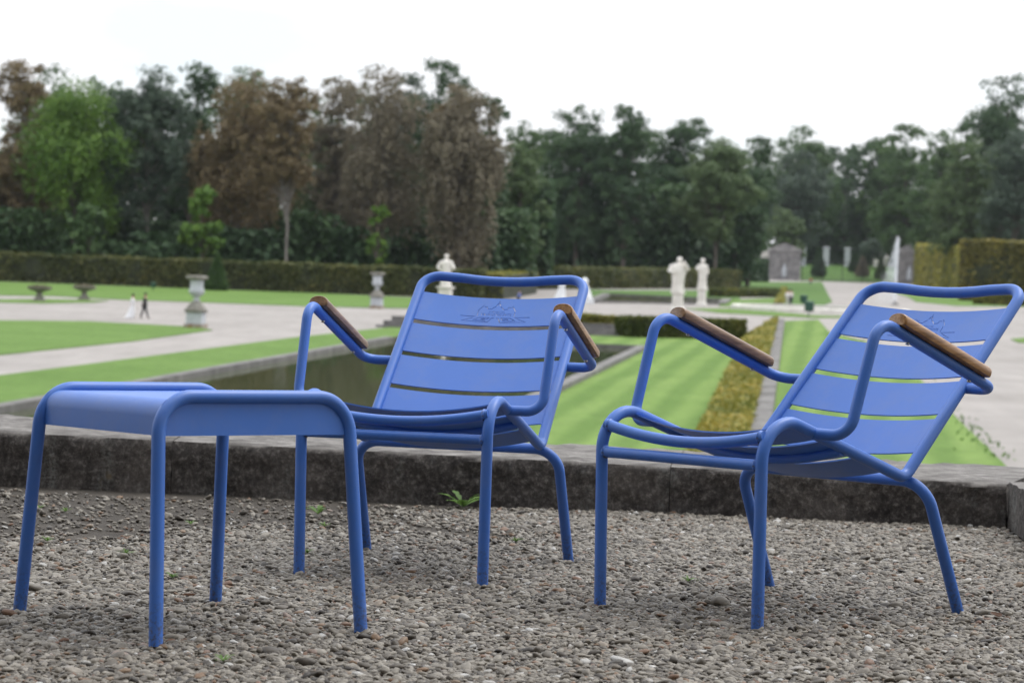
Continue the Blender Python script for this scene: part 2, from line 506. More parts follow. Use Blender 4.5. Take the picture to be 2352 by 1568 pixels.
def tree(name, label, x, ytop, hw, Y, leaf, n=9000, base=0.16, bark=None, seed=0, size=None, trunk_r=None, open_=0.0, nlobes=18, lean=0.0, group=None, zb=None, cat="tree", taper=0.0, droop=0.0):
    rng = np.random.default_rng(seed + 77)
    top = at(x, ytop, Y)
    z0 = gz(Y) if zb is None else zb
    H = top.z - z0
    R = hw * mpp(Y) * 1.12
    root = empty(name, (top.x, Y, z0))
    tag(root, label, cat, group)
    bark = bark or M_bark
    size = size or max(0.26, 2.0 * mpp(Y) * 2.3)
    # crown lobes in an uneven ellipsoid envelope
    zc, rz = H * (base + 1) / 2, H * (1 - base) / 2
    lob = []
    if nlobes == 18: nlobes = int(15 + 11 * min(2.2, rz / R))
    for k in range(nlobes):
        for _ in range(40):
            q = rng.uniform(-1, 1, 3)
            if 0.08 < (q ** 2).sum() < 0.74: break
        rr = rng.uniform(0.28, 0.46)
        w = 1 - taper * max(0, q[2])
        lob.append((q[0] * R * 0.80 * w, q[1] * R * 0.70 * w, zc + q[2] * (rz - rr * R * 0.55), rr * R * rng.uniform(0.9, 1.2), rr * R * rng.uniform(0.65, 1.0)))
    lob.append((0.08 * R * rng.normal(), 0, H - 0.32 * R, 0.46 * R, 0.32 * R))
    lob.append((0.30 * R * rng.choice([-1, 1]), 0, H - 0.62 * R, 0.44 * R, 0.34 * R))
    lob = np.array(lob)
    wts = lob[:, 3] ** 2; wts /= wts.sum()
    ns = 15
    per = rng.choice(len(lob), size=len(lob) * ns, p=wts)
    d = rng.normal(size=(len(per), 3)); d[:, 2] += 0.35; d /= np.linalg.norm(d, axis=1)[:, None]
    rad = rng.uniform(0.40, 1.0, len(per))[:, None]
    C = lob[per][:, :3] + d * rad * np.stack([lob[per][:, 3], lob[per][:, 3], lob[per][:, 4]], 1)
    ct = rng.uniform(0, 1, len(per))
    keep = rng.uniform(size=len(per)) > open_
    C, ct, per, d = C[keep], ct[keep], per[keep], d[keep]
    br = lob[per][:, 3] * rng.uniform(0.26, 0.46, len(per))
    ci = rng.integers(0, len(C), n)
    e = rng.normal(size=(n, 3)) + d[ci] * 0.7; e[:, 2] += 0.25
    e /= np.linalg.norm(e, axis=1)[:, None]
    P = C[ci] + e * (br[ci] * np.where(rng.uniform(size=n) < 0.3, rng.uniform(0.1, 0.7, n), rng.uniform(0.7, 1.15, n)))[:, None] * np.array([1.05, 1.05, 0.8])
    if droop: P[:, 2] -= droop * R * rng.uniform(0, 1, n) ** 2
    P[:, 0] += lean * P[:, 2]
    P[:, 2] = np.maximum(P[:, 2], 0.3)
    tint = np.clip(ct[ci] * 0.55 + rng.uniform(0, 0.22, n) + 0.12, 0, 1)
    np_mesh("crown", cards(P, size, rng, 0.35, 1.5, e), 4, LEAF[leaf], root, tint)
    # trunk and limbs
    tr = trunk_r or (0.012 * H + 0.06)
    pts, k = [], 9
    hh = H * 0.86
    wob = rng.normal(size=(k, 2)) * 0.012 * H
    wob[0] = 0
    for i in range(k):
        t = i / (k - 1)
        pts.append((wob[i, 0] * t + lean * t * hh, wob[i, 1] * t, t * hh - 0.3 * (i == 0)))
    MB().tube(pts, [tr * (1 - 0.88 * i / (k - 1)) * (1.35 if i == 0 else 1) for i in range(k)], 9).build("trunk", bark, root)
    lb = MB()
    for q in lob[:-2]:
        t = min(0.9, max(0.22, (q[2] / hh) * rng.uniform(0.55, 0.8)))
        i = int(t * (k - 1)); f_ = t * (k - 1) - i
        a = Vector(pts[i]).lerp(Vector(pts[min(i + 1, k - 1)]), f_)
        e = Vector((q[0] + lean * q[2], q[1], q[2]))
        mid = a.lerp(e, 0.5) + Vector((rng.normal() * 0.05 * R, rng.normal() * 0.05 * R, 0.12 * R))
        r0 = tr * (1 - t) * 0.55 + 0.03
        lb.tube([a, a.lerp(mid, 0.5) + Vector((0, 0, 0.05 * R)), mid, mid.lerp(e, 0.6), e], [r0, r0 * 0.8, r0 * 0.6, r0 * 0.4, r0 * 0.15], 5, False)
        for _ in range(3):
            dd = Vector(rng.normal(size=3)).normalized() * q[3] * 0.95
            s0 = mid.lerp(e, rng.uniform(0.3, 0.9))
            lb.tube([s0, s0 + dd * 0.5 + Vector((0, 0, 0.08 * R)), s0 + dd], [r0 * 0.35, r0 * 0.25, 0.015], 4, False)
    lb.build("limbs", bark, root)
    return root
def hedge(name, label, p0, p1, h, depth, leaf, seed=0, n=None, size=0.22, group=None, bulge=0.10, h1=None, core=True):
    """clipped hedge whose front foot runs p0 -> p1, growing `depth` away from the camera"""
    rng = np.random.default_rng(seed + 5)
    p0, p1 = Vector(p0), Vector(p1)
    h1 = h if h1 is None else h1
    d = (p1 - p0); d2 = Vector((d.x, d.y, 0)); Ln = d2.length
    tx = d2.normalized(); ny = Vector((-tx.y, tx.x, 0))
    if ny.y < 0: ny = -ny
    if abs(ny.y) < 0.3 and ny.x < 0: ny = -ny
    dep = abs(depth)
    root = empty(name, p0)
    tag(root, label, "hedge", group)
    def loc(u, w, z): return d * (u / Ln) + ny * w + Vector((0, 0, z))
    nu = max(2, int(Ln / max(0.5, h * 0.35)))
    v, f = [], []
    prof = [(0, 0), (0.0, 0.5), (0.0, 0.96), (0.08, 1.0), (0.92, 1.0), (1, 0.96), (1, 0.5), (1, 0)]
    for i in range(nu + 1):
        u = Ln * i / nu
        hh = h + (h1 - h) * i / nu
        for a, b in prof:
            v.append(loc(u, a * dep + 0.03 * dep * rng.normal() * (0.1 < b < 0.97), (b * hh - 0.05) * (1 + 0.008 * rng.normal())))
    k = len(prof)
    for i in range(nu):
        for j in range(k - 1): f.append((i * k + j, (i + 1) * k + j, (i + 1) * k + j + 1, i * k + j + 1))
    f.append(tuple(range(k))); f.append(tuple(nu * k + j for j in range(k))[::-1])
    mesh_obj("twigs", v, f, M_core, root, True, 40)
    area_f, area_t, area_e = Ln * h, Ln * dep, dep * h * 2
    n = n or int(min(26000, (area_f + area_t + area_e) / (size * size) * 2.6))
    pf = area_f / (area_f + area_t + area_e); pt = area_t / (area_f + area_t + area_e)
    nf, ntp = int(n * pf), int(n * pt); ne = n - nf - ntp
    U = np.concatenate([rng.uniform(0, Ln, nf + ntp), rng.choice([0.0, Ln], ne)])
    Wd = np.concatenate([np.zeros(nf), rng.uniform(0, dep, ntp), rng.uniform(0, dep, ne)])
    Z = np.concatenate([rng.uniform(0.02, 1.0, nf), np.ones(ntp), rng.uniform(0.02, 1, ne)])
    HH = h + (h1 - h) * U / Ln
    lump = bulge * (np.sin(U * 1.7 + seed) * 0.5 + np.sin(U * 0.61 + Z * 3 + seed) * 0.6) * min(1, h / 2)
    W2 = Wd + np.where(Wd <= 0, -1, 0) * (0.06 * dep * 0.3) + lump + rng.normal(size=n) * size * 0.28
    Zz = Z * HH + rng.normal(size=n) * size * 0.28 + lump * (Z > 0.99)
    P = np.stack([d.x * U / Ln + ny.x * W2, d.y * U / Ln + ny.y * W2, d.z * U / Ln + np.maximum(Zz, 0.02)], 1)
    P += np.stack([tx.x * rng.normal(size=n), tx.y * rng.normal(size=n), np.zeros(n)], 1) * size * 0.3
    patch = 0.5 + 0.25 * np.sin(U * 0.9 + seed * 2.1) * np.sin(Z * 4 + U * 0.23) + 0.2 * np.sin(U * 0.31 + seed)
    tint = np.clip(patch * 0.8 + rng.uniform(-0.3, 0.35, n), 0, 1)
    np_mesh("foliage", cards(P, size, rng, 0.2), 4, LEAF[leaf], root, tint)
    return root
def thicket(name, label, pts, h, depth, leaf, n, size, seed=0, cat="undergrowth"):
    """dense undergrowth nobody could count, along a polyline of ground points"""
    rng = np.random.default_rng(seed)
    P = np.array([tuple(p) for p in pts])
    seg = np.linalg.norm(np.diff(P, axis=0), axis=1)
    cum = np.concatenate([[0], np.cumsum(seg)])
    nb = max(20, int(cum[-1] / (h * 0.28)))
    bu = rng.uniform(0, cum[-1], nb); bw = rng.uniform(0, depth, nb); bh = h * rng.uniform(0.35, 1.0, nb)
    ci = rng.integers(0, nb, n)
    u = np.clip(bu[ci] + rng.normal(size=n) * h * 0.2, 0, cum[-1])
    B = np.stack([np.interp(u, cum, P[:, k]) for k in range(3)], 1)
    z = np.abs(rng.beta(1.6, 1.3, n)) * bh[ci]
    B[:, 1] += bw[ci] + rng.normal(size=n) * h * 0.1
    B[:, 2] += z
    tint = np.clip(rng.uniform(0, 1, nb)[ci] * 0.6 + rng.uniform(0, 0.4, n), 0, 1)
    o = np_mesh(name, cards(B, size, rng), 4, LEAF[leaf], None, tint)
    return tag(o, label, cat, kind="stuff")

# ================================================================== THE SETTING
# ---- garden ground: one sheet out to beyond the trees
v = []
for Y in (-60, 0, 120, 300, 700, 1600): v += [(-900, Y, gz(Y)), (900, Y, gz(Y))]
f = [(2 * i, 2 * i + 1, 2 * i + 3, 2 * i + 2) for i in range(5)]
tag(mesh_obj("ground", v, f, M_path, None, False), "pale gravel paths of the formal garden below the terrace", None, None, "structure")

def sheet(name, label, px, dz, mt, thick=0.10, kind="structure"):
    """flat raised sheet (lawn, kerb) whose outline on the ground is given by pixels"""
    pts = [gp(x, y) for x, y in px]
    n = len(pts)
    top = [p + Vector((0, 0, dz)) for p in pts]
    bot = [p + Vector((0, 0, dz - thick)) for p in pts]
    c = sum(pts, Vector()) / n
    # ring of faces plus n-gon top, tessellated by Blender
    v = [p - c for p in top + bot]
    f = [tuple(range(n))] + [(i, i + n, (i + 1) % n + n, (i + 1) % n) for i in range(n)]
    o = mesh_obj(name, v, f, mt, None, False)
    bm = bmesh.new(); bm.from_mesh(o.data)
    bmesh.ops.triangulate(bm, faces=[q for q in bm.faces if len(q.verts) > 4])
    bmesh.ops.recalc_face_normals(bm, faces=bm.faces)
    bm.to_mesh(o.data); bm.free()
    o.location = c
    return tag(o, label, None, None, kind)
LAWNS = [
    ("lawn", "wedge of lawn left of the tall urn", [(-1300, 706), (0, 737), (200, 739), (440, 751.5), (487, 759), (300, 785), (0, 816), (-1300, 946)], M_lawn),
    ("lawn", "strip of lawn along the left side of the pond", [(-1300, 1044), (0, 864), (219, 836), (437, 807.5), (687, 775), (905, 752), (945, 757), (905, 777), (687, 809), (531, 837), (375, 865), (94, 913), (0, 935), (-560, 1048)], M_lawn),
    ("lawn", "long lawn at the foot of the left hedge", [(-1300, 600), (0, 647.5), (353, 660.5), (735, 674.5), (1080, 690), (1010, 710), (960, 709), (700, 704), (469, 695), (281, 689), (130, 681), (0, 679), (-1300, 636)], M_lawn),
    ("lawn", "small lawn under the two flat stone planters", [(-160, 684), (0, 688.5), (110, 687.5), (250, 691), (215, 695), (100, 697.5), (-160, 692)], M_lawn),
    ("lawn", "broad striped lawn between the pond and the golden border", [(1300, 771), (1350, 772), (1700, 781), (1706, 790), (1632, 975), (1588, 1060), (1447, 1370), (420, 1370), (1000, 1060), (1302, 896), (1480, 802), (1300, 796)], M_lawn_s),
    ("lawn", "striped lawn between the stone kerb and the gravel walk", [(1803, 738), (1880, 735), (1905, 764), (1997, 788), (2118, 877), (2210, 975), (2300, 1062), (2380, 1150), (2600, 1370), (1727, 1370), (1766, 1040)], M_lawn_s),
    ("lawn", "thin wedge of lawn before the round basin", [(1575, 709), (1700, 709), (1860, 724), (2010, 729), (1870, 731), (1650, 719)], M_lawn),
    ("lawn", "far lawn behind the second pond", [(1330, 664), (1400, 667), (1700, 668), (1700, 689), (1668, 688), (1395, 677), (1355, 690), (1325, 690)], M_lawn_d),
    ("lawn", "far lawn right of the second pond", [(1672, 690), (1790, 684), (1783, 705), (1650, 704)], M_lawn),
    ("lawn", "far lawn where the green bins stand", [(1700, 648), (1888, 648), (1904, 680), (1912, 694), (1875, 707), (1790, 707), (1808, 668), (1700, 664)], M_lawn_d),
    ("lawn", "far lawn seen under the right chair's top rail", [(2022, 664), (2200, 666), (2420, 676), (2420, 706), (2200, 703), (2105, 694), (2085, 682)], M_lawn),
    ("lawn", "scrap of lawn at the right end of the gravel walk", [(2322, 779), (2430, 771), (2430, 793), (2337, 787)], M_lawn),
]
for nm, lb, px, mt in LAWNS: sheet(nm, lb, px, 0.05, mt)
rng = np.random.default_rng(3)

# ---- ponds: water sunk between stone kerbs
def pond(label_w, label_k, corners, kerb_w, water_dz, group):
    cs = [c if isinstance(c, Vector) else gp(*c) for c in corners]
    c = sum(cs, Vector()) / 4
    # the lawn sheets stop at the kerb; the water plane lies just above the ground sheet, its basin walls drop inside the kerb
    w = mesh_obj("water", [p - c + Vector((0, 0, 0.03)) for p in cs], [(0, 1, 2, 3)], M_water, None, False, None, c)
    tag(w, label_w, None, None, "structure")
    root = empty("pond_kerb", c)
    tag(root, label_k, "kerb")
    for i in range(4):
        a, b = cs[i] - c, cs[(i + 1) % 4] - c
        t = (b - a); ln = t.length; t.normalize()
        nrm = Vector((t.y, -t.x, 0))
        if nrm.dot(a + b) < 0: nrm = -nrm
        ns = max(3, int(ln / 6))
        for k in range(ns):
            p, q = a + t * (ln * k / ns + 0.012), a + t * (ln * (k + 1) / ns - 0.012)
            hgt = 0.24 + 0.012 * random.Random(i * 31 + k).uniform(-1, 1)
            vv = []
            for s in (p, q):
                vv += [s + Vector((0, 0, -0.2)), s + nrm * kerb_w + Vector((0, 0, -0.2)), s + nrm * kerb_w + Vector((0, 0, hgt)), s + Vector((0, 0, hgt))]
            mesh_obj("kerb_stone", vv, [(0, 1, 2, 3), (7, 6, 5, 4), (0, 4, 5, 1), (1, 5, 6, 2), (2, 6, 7, 3), (3, 7, 4, 0)], M_stone_grey, root, False)
    return root
POND_L, POND_R = gp(905, 783), gp(1466, 803)
POND_AX = Vector((0.132, 1.0, G_SLOPE))
pond("still dark green pond behind the chairs", "grey stone kerb around the near pond", [POND_L - POND_AX * 74, POND_L, POND_R, POND_R - POND_AX * 74], 0.5, -0.3, None)
pond("narrow far pond behind the two pale statues", "grey stone kerb around the far pond", [(1362, 695), (1402, 678), (1662, 690), (1646, 699)], 0.9, -0.3, None)

# ---- stone steps at the head of the near pond
st = empty("stone_steps", gp(1120, 765))
tag(st, "two low grey stone steps at the far end of the near pond", "steps")
for k, (y0, y1, hh) in enumerate([(1.6, 3.4, 0.22), (3.4, 5.4, 0.5), (5.4, 7.6, 0.78)]):
    a, b = gp(846, 753), gp(1438, 777)
    t = (b - a).normalized(); nn = Vector((-t.y, t.x, 0))
    L_ = (b - a).length
    for j in range(8):
        c = a + t * (L_ * (j + 0.5) / 8) + nn * ((y0 + y1) / 2) + Vector((0, 0, hh / 2 - 0.1))
        MB().box(c - st.location, (L_ / 8 - 0.03, y1 - y0 - 0.02, hh + 0.2), math.atan2(t.y, t.x), 0.02).build("step_stone", M_stone_grey, st, False)

# ---- stone channel beside the golden border
ks = empty("stone_channel", gp(1770, 850))
tag(ks, "straight grey stone kerb running beside the golden border", "kerb")
La, Ra = [gp(1786, 737), gp(1623, 1370)], [gp(1802, 737), gp(1724, 1370)]
NK = 34
for k in range(NK):
    t0, t1 = k / NK, (k + 1) / NK - 0.002
    q = [La[0].lerp(La[1], t0), Ra[0].lerp(Ra[1], t0), Ra[0].lerp(Ra[1], t1), La[0].lerp(La[1], t1)]
    z = 0.16 + 0.01 * rng.normal()
    vv = [p - ks.location + Vector((0, 0, z)) for p in q] + [p - ks.location - Vector((0, 0, 0.1)) for p in q]
    mesh_obj("channel_stone", vv, [(0, 1, 2, 3), (4, 7, 6, 5), (0, 4, 5, 1), (1, 5, 6, 2), (2, 6, 7, 3), (3, 7, 4, 0)], M_stone_grey, ks, False)

# ---- round fountain basin with jet
bc = gp(1885, 716)
fb = empty("fountain_basin", bc)
tag(fb, "low round white stone basin beyond the near lawns", "basin")
NR = 28
for k in range(NR):
    a0, a1 = 2 * pi * k / NR, 2 * pi * (k + 1) / NR - 0.006
    vv = []
    for a in (a0, a1):
        for r, z in ((8.0, -0.3), (8.75, -0.3), (8.75, 0.42), (8.6, 0.48), (8.0, 0.48)):
            vv.append((r * math.cos(a), r * math.sin(a), z + G_SLOPE * r * math.sin(a)))
    mesh_obj("rim_stone", vv, [tuple(range(5))[::-1], tuple(range(5, 10))] + [(i, (i + 1) % 5, (i + 1) % 5 + 5, i + 5) for i in range(5)], M_stone_pale, fb, False)
w = MB().lathe([(8.0, 0.25), (0.01, 0.26)], 40); w.f = w.f[:-2]
tag(w.build("water", M_water, None, False, loc=bc), "water in the round stone basin", None, None, "structure")

# ================================================================== TERRACE
# ground slab of the terrace
tv = [(-44, -18), (44, -18), (44, 8.0), (1.7, 8.0), (1.7, 8.25), (-7, 8.6), (-44, 8.6)]
tag(mesh_obj("terrace", [(x, y, -0.006) for x, y in tv] + [(x, y, -5.2) for x, y in tv], [tuple(range(7))] + [(i, i + 7, (i + 1) % 7 + 7, (i + 1) % 7) for i in range(7)], M_soil, None, False),
    "dark soil of the gravelled terrace under the chairs", None, None, "structure")

# the palace whose terrace this is: it stands behind the viewer and keeps half the sky off the terrace
def palace():
    r = empty("palace_facade", (0, -11.5, 0)); tag(r, "tall pale stone palace front standing behind the viewer", "building")
    Wd, Ht = 84.0, 21.0
    MB().box((0, -3, Ht / 2 - 0.1), (Wd, 6, Ht)).build("wall", M_palace, r, False)
    MB().box((0, -2.9, Ht + 0.3), (Wd + 1.2, 7.2, 0.8), 0, 0.1).build("cornice", M_palace, r, False)
    g = [(-Wd / 2, 0.5, Ht + 0.7), (Wd / 2, 0.5, Ht + 0.7), (Wd / 2, -6.5, Ht + 0.7), (-Wd / 2, -6.5, Ht + 0.7), (-Wd / 2 + 5, -2.2, Ht + 7), (Wd / 2 - 5, -2.2, Ht + 7), (Wd / 2 - 5, -3.8, Ht + 7), (-Wd / 2 + 5, -3.8, Ht + 7)]
    mesh_obj("roof", g, [(0, 1, 5, 4), (1, 2, 6, 5), (2, 3, 7, 6), (3, 0, 4, 7), (4, 5, 6, 7)], M_roof, r, False)
    for zc, hh in ((4.2, 5.4), (12.0, 5.0)):
        for k in range(-9, 10):
            w_ = MB().box((k * 4.3, 0.03, zc), (1.9, 0.10, hh)).build("window", M_stone_pale, r, False)
            for sx in (-0.42, 0.42):
                for sz in range(4):
                    MB().box((k * 4.3 + sx, 0.10, zc - hh / 2 + hh * (sz + 0.5) / 4), (0.74, 0.04, hh / 4 - 0.14)).build("pane", M_glass, w_, False)
    # unseen block on the left, added to keep sky off left-facing surfaces
    MB().box((-17, 7.5, Ht / 2 - 0.1), (12, 14.9, Ht)).build("added_wing", M_palace, r, False)
    MB().box((-17, 7.6, Ht + 0.3), (13.2, 16.0, 0.8), 0, 0.1).build("cornice", M_palace, r, False)
    for zc, hh in ((4.2, 5.4), (12.0, 5.0)):
        for k in range(3):
            MB().box((-10.97, 2.8 + k * 4.6, zc), (0.10, 1.9, hh)).build("window", M_glass, r, False)
palace()

# pebbles: instanced river gravel (one mass)
def gravel():
    rng = np.random.default_rng(11)
    N = 275000
    Y = rng.uniform(3.2, 8.0, N * 2)
    X = rng.uniform(-2.6, 2.0, N * 2)
    yw = 7.98 + (7.563 - 7.98) * (X + 1.69) / 3.27
    ok = (np.abs(X) < 0.235 * Y + 0.55) & (Y < yw - 0.004) & (X < 1.575 + (Y - 7.56) * 0.09)
    # trodden earth shows where the stones thin out, mostly at the back left
    def vn(x, y, s, o):
        return np.sin(x * s + o) * np.sin(y * s * 1.3 + o * 2.1) + 0.5 * np.sin(x * s * 2.3 + y * s * 1.1 + o)
    bare = 0.955 * np.clip((Y - 5.75 + 0.35 * np.sin(X * 3.1)) / 0.9, 0, 1) * np.clip((0.35 - X + 0.2 * np.sin(Y * 5)) / 0.7, 0, 1)
    bare += 0.22 * (vn(X, Y, 2.6, 1.3) > 0.75) + 0.35 * np.clip((vn(X, Y, 1.7, 4.0) - 0.6), 0, 1) * (X < 0)
    bare += 0.45 * np.exp(-((yw - Y) / 0.06) ** 2)
    ok &= rng.uniform(size=N * 2) > bare
    X, Y = X[ok][:N], Y[ok][:N]
    n = len(X)
    s = np.exp(rng.normal(np.log(0.0046), 0.37, n)).clip(0.0018, 0.0115)
    big = rng.uniform(size=n) < 0.004
    s[big] *= 1.7
    S = np.stack([s * rng.uniform(0.95, 1.5, n), s * rng.uniform(0.75, 1.0, n), s * rng.uniform(0.42, 0.74, n)], 1)
    Z = S[:, 2] * rng.uniform(-0.35, 0.9, n) - 0.003
    rot = np.stack([rng.normal(size=n) * 0.26, rng.normal(size=n) * 0.26, rng.uniform(0, 2 * pi, n)], 1)
    me = bpy.data.meshes.new("gravel")
    me.vertices.add(n)
    me.vertices.foreach_set("co", np.stack([X, Y, Z], 1).reshape(-1).astype(np.float32))
    for nm, ty, dat in (("scl", 'FLOAT_VECTOR', S), ("rot", 'FLOAT_VECTOR', rot)):
        me.attributes.new(nm, ty, 'POINT').data.foreach_set("vector", dat.reshape(-1).astype(np.float32))
    sh = rng.uniform(0, 1, n)
    me.attributes.new("shade", 'FLOAT', 'POINT').data.foreach_set("value", sh.astype(np.float32))
    me.materials.append(M_pebble)
    o = bpy.data.objects.new("gravel", me)
    col.objects.link(o)
    ng = bpy.data.node_groups.new("pebbles", 'GeometryNodeTree')
    ng.interface.new_socket("Geometry", in_out='INPUT', socket_type='NodeSocketGeometry')
    ng.interface.new_socket("Geometry", in_out='OUTPUT', socket_type='NodeSocketGeometry')
    nd, lk = ng.nodes, ng.links.new
    gi, go = nd.new("NodeGroupInput"), nd.new("NodeGroupOutput")
    join = nd.new("GeometryNodeGeometryToInstance")
    for k in range(4):
        ico = nd.new("GeometryNodeMeshIcoSphere")
        ico.inputs['Radius'].default_value = 1.0
        ico.inputs['Subdivisions'].default_value = 2
        sp = nd.new("GeometryNodeSetPosition")
        tn = nd.new("ShaderNodeTexNoise")
        tn.noise_dimensions = '4D'
        tn.inputs['W'].default_value = k * 7.3
        tn.inputs['Scale'].default_value = 0.75
        vm = nd.new("ShaderNodeVectorMath"); vm.operation = 'SUBTRACT'; vm.inputs[1].default_value = (0.5, 0.5, 0.5)
        vs = nd.new("ShaderNodeVectorMath"); vs.operation = 'SCALE'; vs.inputs['Scale'].default_value = 1.5
        lk(tn.outputs['Color'], vm.inputs[0]); lk(vm.outputs[0], vs.inputs[0]); lk(vs.outputs[0], sp.inputs['Offset'])
        sm = nd.new("GeometryNodeSetShadeSmooth"); sm.domain = 'FACE'
        mtn = nd.new("GeometryNodeSetMaterial"); mtn.inputs['Material'].default_value = M_pebble
        lk(ico.outputs[0], sp.inputs[0]); lk(sp.outputs[0], sm.inputs[0]); lk(sm.outputs[0], mtn.inputs[0]); lk(mtn.outputs[0], join.inputs[0])
    iop = nd.new("GeometryNodeInstanceOnPoints")
    iop.inputs['Pick Instance'].default_value = True
    rv = nd.new("FunctionNodeRandomValue"); rv.data_type = 'INT'
    for skt in rv.inputs:
        if skt.name == 'Max' and skt.type == 'INT': skt.default_value = 3
    ar = nd.new("GeometryNodeInputNamedAttribute"); ar.data_type = 'FLOAT_VECTOR'; ar.inputs[0].default_value = "rot"
    asx = nd.new("GeometryNodeInputNamedAttribute"); asx.data_type = 'FLOAT_VECTOR'; asx.inputs[0].default_value = "scl"
    e2r = nd.new("FunctionNodeEulerToRotation")
    lk(gi.outputs[0], iop.inputs['Points']); lk(join.outputs[0], iop.inputs['Instance'])
    ro = [s for s in rv.outputs if s.type == 'INT'][0]
    lk(ro, iop.inputs['Instance Index'])
    lk(ar.outputs[0], e2r.inputs[0]); lk(e2r.outputs[0], iop.inputs['Rotation']); lk(asx.outputs[0], iop.inputs['Scale'])
    lk(iop.outputs[0], go.inputs[0])
    md = o.modifiers.new("pebbles", 'NODES'); md.node_group = ng
    tag(o, "grey brown river gravel covering the terrace", "gravel", None, "stuff")
gravel()

# ---- stone parapet of long blocks
def parapet():
    A, B = Vector((-1.69, 7.98, 0)), Vector((1.578, 7.563, 0))
    t = (B - A).normalized(); nn = Vector((-t.y, t.x, 0))
    Lw = (B - A).length
    root = empty("stone_parapet", A)
    tag(root, "low dark lichen stained stone parapet at the terrace edge", "wall")
    joints = [-3.6, -1.75, 0.585, 2.23, Lw]      # along the wall from A
    def block(s0, s1, th, name="stone_block", miter=0.0, seed=0):
        rr = random.Random(seed)
        nx, ny_, nz_ = max(8, int((s1 - s0) / 0.05)), 12, 7
        bm = bmesh.new()
        hx = lambda s: 0.182 - (0.182 - 0.145) * min(1.1, max(-0.5, s / Lw))
        grid = {}
        ring = [(0, z / nz_) for z in range(nz_ + 1)] + [(y / ny_, 1.0) for y in range(1, ny_ + 1)] + [(1.0, -0.5), (1.0, -3.0)]
        for i in range(nx + 1):
            s = s0 + (s1 - s0) * i / nx
            for j, (w, zz) in enumerate(ring):
                wob = 0.0035 * math.sin(s * 23 + j * 1.7 + seed) + 0.003 * math.sin(s * 61 + j * 2.9) + rr.uniform(-0.0018, 0.0018)
                z = zz * hx(s) if zz >= 0 else zz
                p = A + t * (s + (miter * w if i == nx else 0)) + nn * (w * th)
                edge = 1 if (w == 0 and zz == 1.0) else 0
                p = p + nn * (wob + 0.010 * edge) + Vector((0, 0, z + (wob if w > 0 else 0) - 0.008 * edge - (0.03 if (w == 0 and zz == 0) else 0)))
                grid[i, j] = bm.verts.new(p - A)
        m_ = len(ring)
        for i in range(nx):
            for j in range(m_ - 1): bm.faces.new((grid[i, j], grid[i + 1, j], grid[i + 1, j + 1], grid[i, j + 1]))
        bm.faces.new([grid[0, j] for j in range(m_)][::-1]); bm.faces.new([grid[nx, j] for j in range(m_)])
        bmesh.ops.recalc_face_normals(bm, faces=bm.faces)
        me = bpy.data.meshes.new(name); bm.to_mesh(me); bm.free()
        me.polygons.foreach_set("use_smooth", [True] * len(me.polygons)); me.set_sharp_from_angle(angle=math.radians(50))
        me.materials.append(M_parapet)
        o = bpy.data.objects.new(name, me); col.objects.link(o); o.parent = root
    for k in range(len(joints) - 1):
        block(joints[k] + 0.0012, joints[k + 1] - 0.0012, 0.86 - 0.004 * (k % 2), seed=k * 7, miter=0.26 if k == len(joints) - 2 else 0)
    # return of the wall towards the viewer on the right
    C0 = B + t * 0.006
    d = Vector((-0.085, -0.996, 0)).normalized(); wn = Vector((0.996, -0.085, 0))
    rr = random.Random(9)
    for (a, b) in ((-0.02, 1.15), (1.156, 2.6)):
        nx = 20
        v, f = [], []
        ring = [(0, 0), (0, 0.35), (0, 0.7), (0.0, 1.0), (0.2, 1.0), (0.45, 1.0), (0.7, 1.0), (0.7, -4)]
        for i in range(nx + 1):
            s = a + (b - a) * i / nx
            for j, (w, zz) in enumerate(ring):
                extra = -0.26 * w / 0.7 if (i == 0 and a < 0) else 0
                p = C0 + d * (s + (extra if w else 0)) + wn * (w + 0.003 * math.sin(s * 31 + j)) + Vector((0, 0, zz * 0.146 if zz >= 0 else zz))
                v.append(p - A + Vector((0, 0, 0.002 * math.sin(s * 43 + j * 2))))
        k = len(ring)
        for i in range(nx):
            for j in range(k - 1): f.append((i * k + j, i * k + j + 1, (i + 1) * k + j + 1, (i + 1) * k + j))
        f += [tuple(range(k)), tuple(nx * k + j for j in range(k))[::-1]]
        mesh_obj("stone_block", v, f, M_parapet, root, True, 50)
parapet()

# ================================================================== CHAIRS
K = 1.04
TR = 0.0130          # tube radius
def S3(x, y, z): return Vector((x * K, y * K, z * K))
HC, HB, HR = 0.2195, 0.2205, 0.2560
V1Y, V1Z = -0.309, 0.440
CY, CZ = 0.1493, 0.2915
TY, TZ = 0.5686, 0.7005
def side_pt(sd, s):           # s along the seat tube from the front apex
    y, z = -0.2068, 0.406
    L0 = math.hypot(CY - y, CZ - z)
    return (y + (CY - y) * s / L0, z + (CZ - z) * s / L0)
def bowed(xh, y, z, ny, nz, depth, n=25):
    out = []
    for i in range(n):
        u = -1 + 2 * i / (n - 1)
        b = depth * (1 - u * u)
        out.append(S3(xh * u, y + ny * b, z + nz * b))
    return out
ang = math.atan2(TZ - CZ, TY - CY)
BD = (math.cos(ang), math.sin(ang))            # direction up the back
BN = (math.sin(ang), -math.cos(ang))           # normal pointing behind the back
sang = math.atan2(CZ - 0.406, CY + 0.2068)
SDv = (math.cos(sang), math.sin(sang))         # direction along the seat, to the rear
SN = (math.sin(sang), -math.cos(sang))         # downwards normal
if SN[1] > 0: SN = (-SN[0], -SN[1])
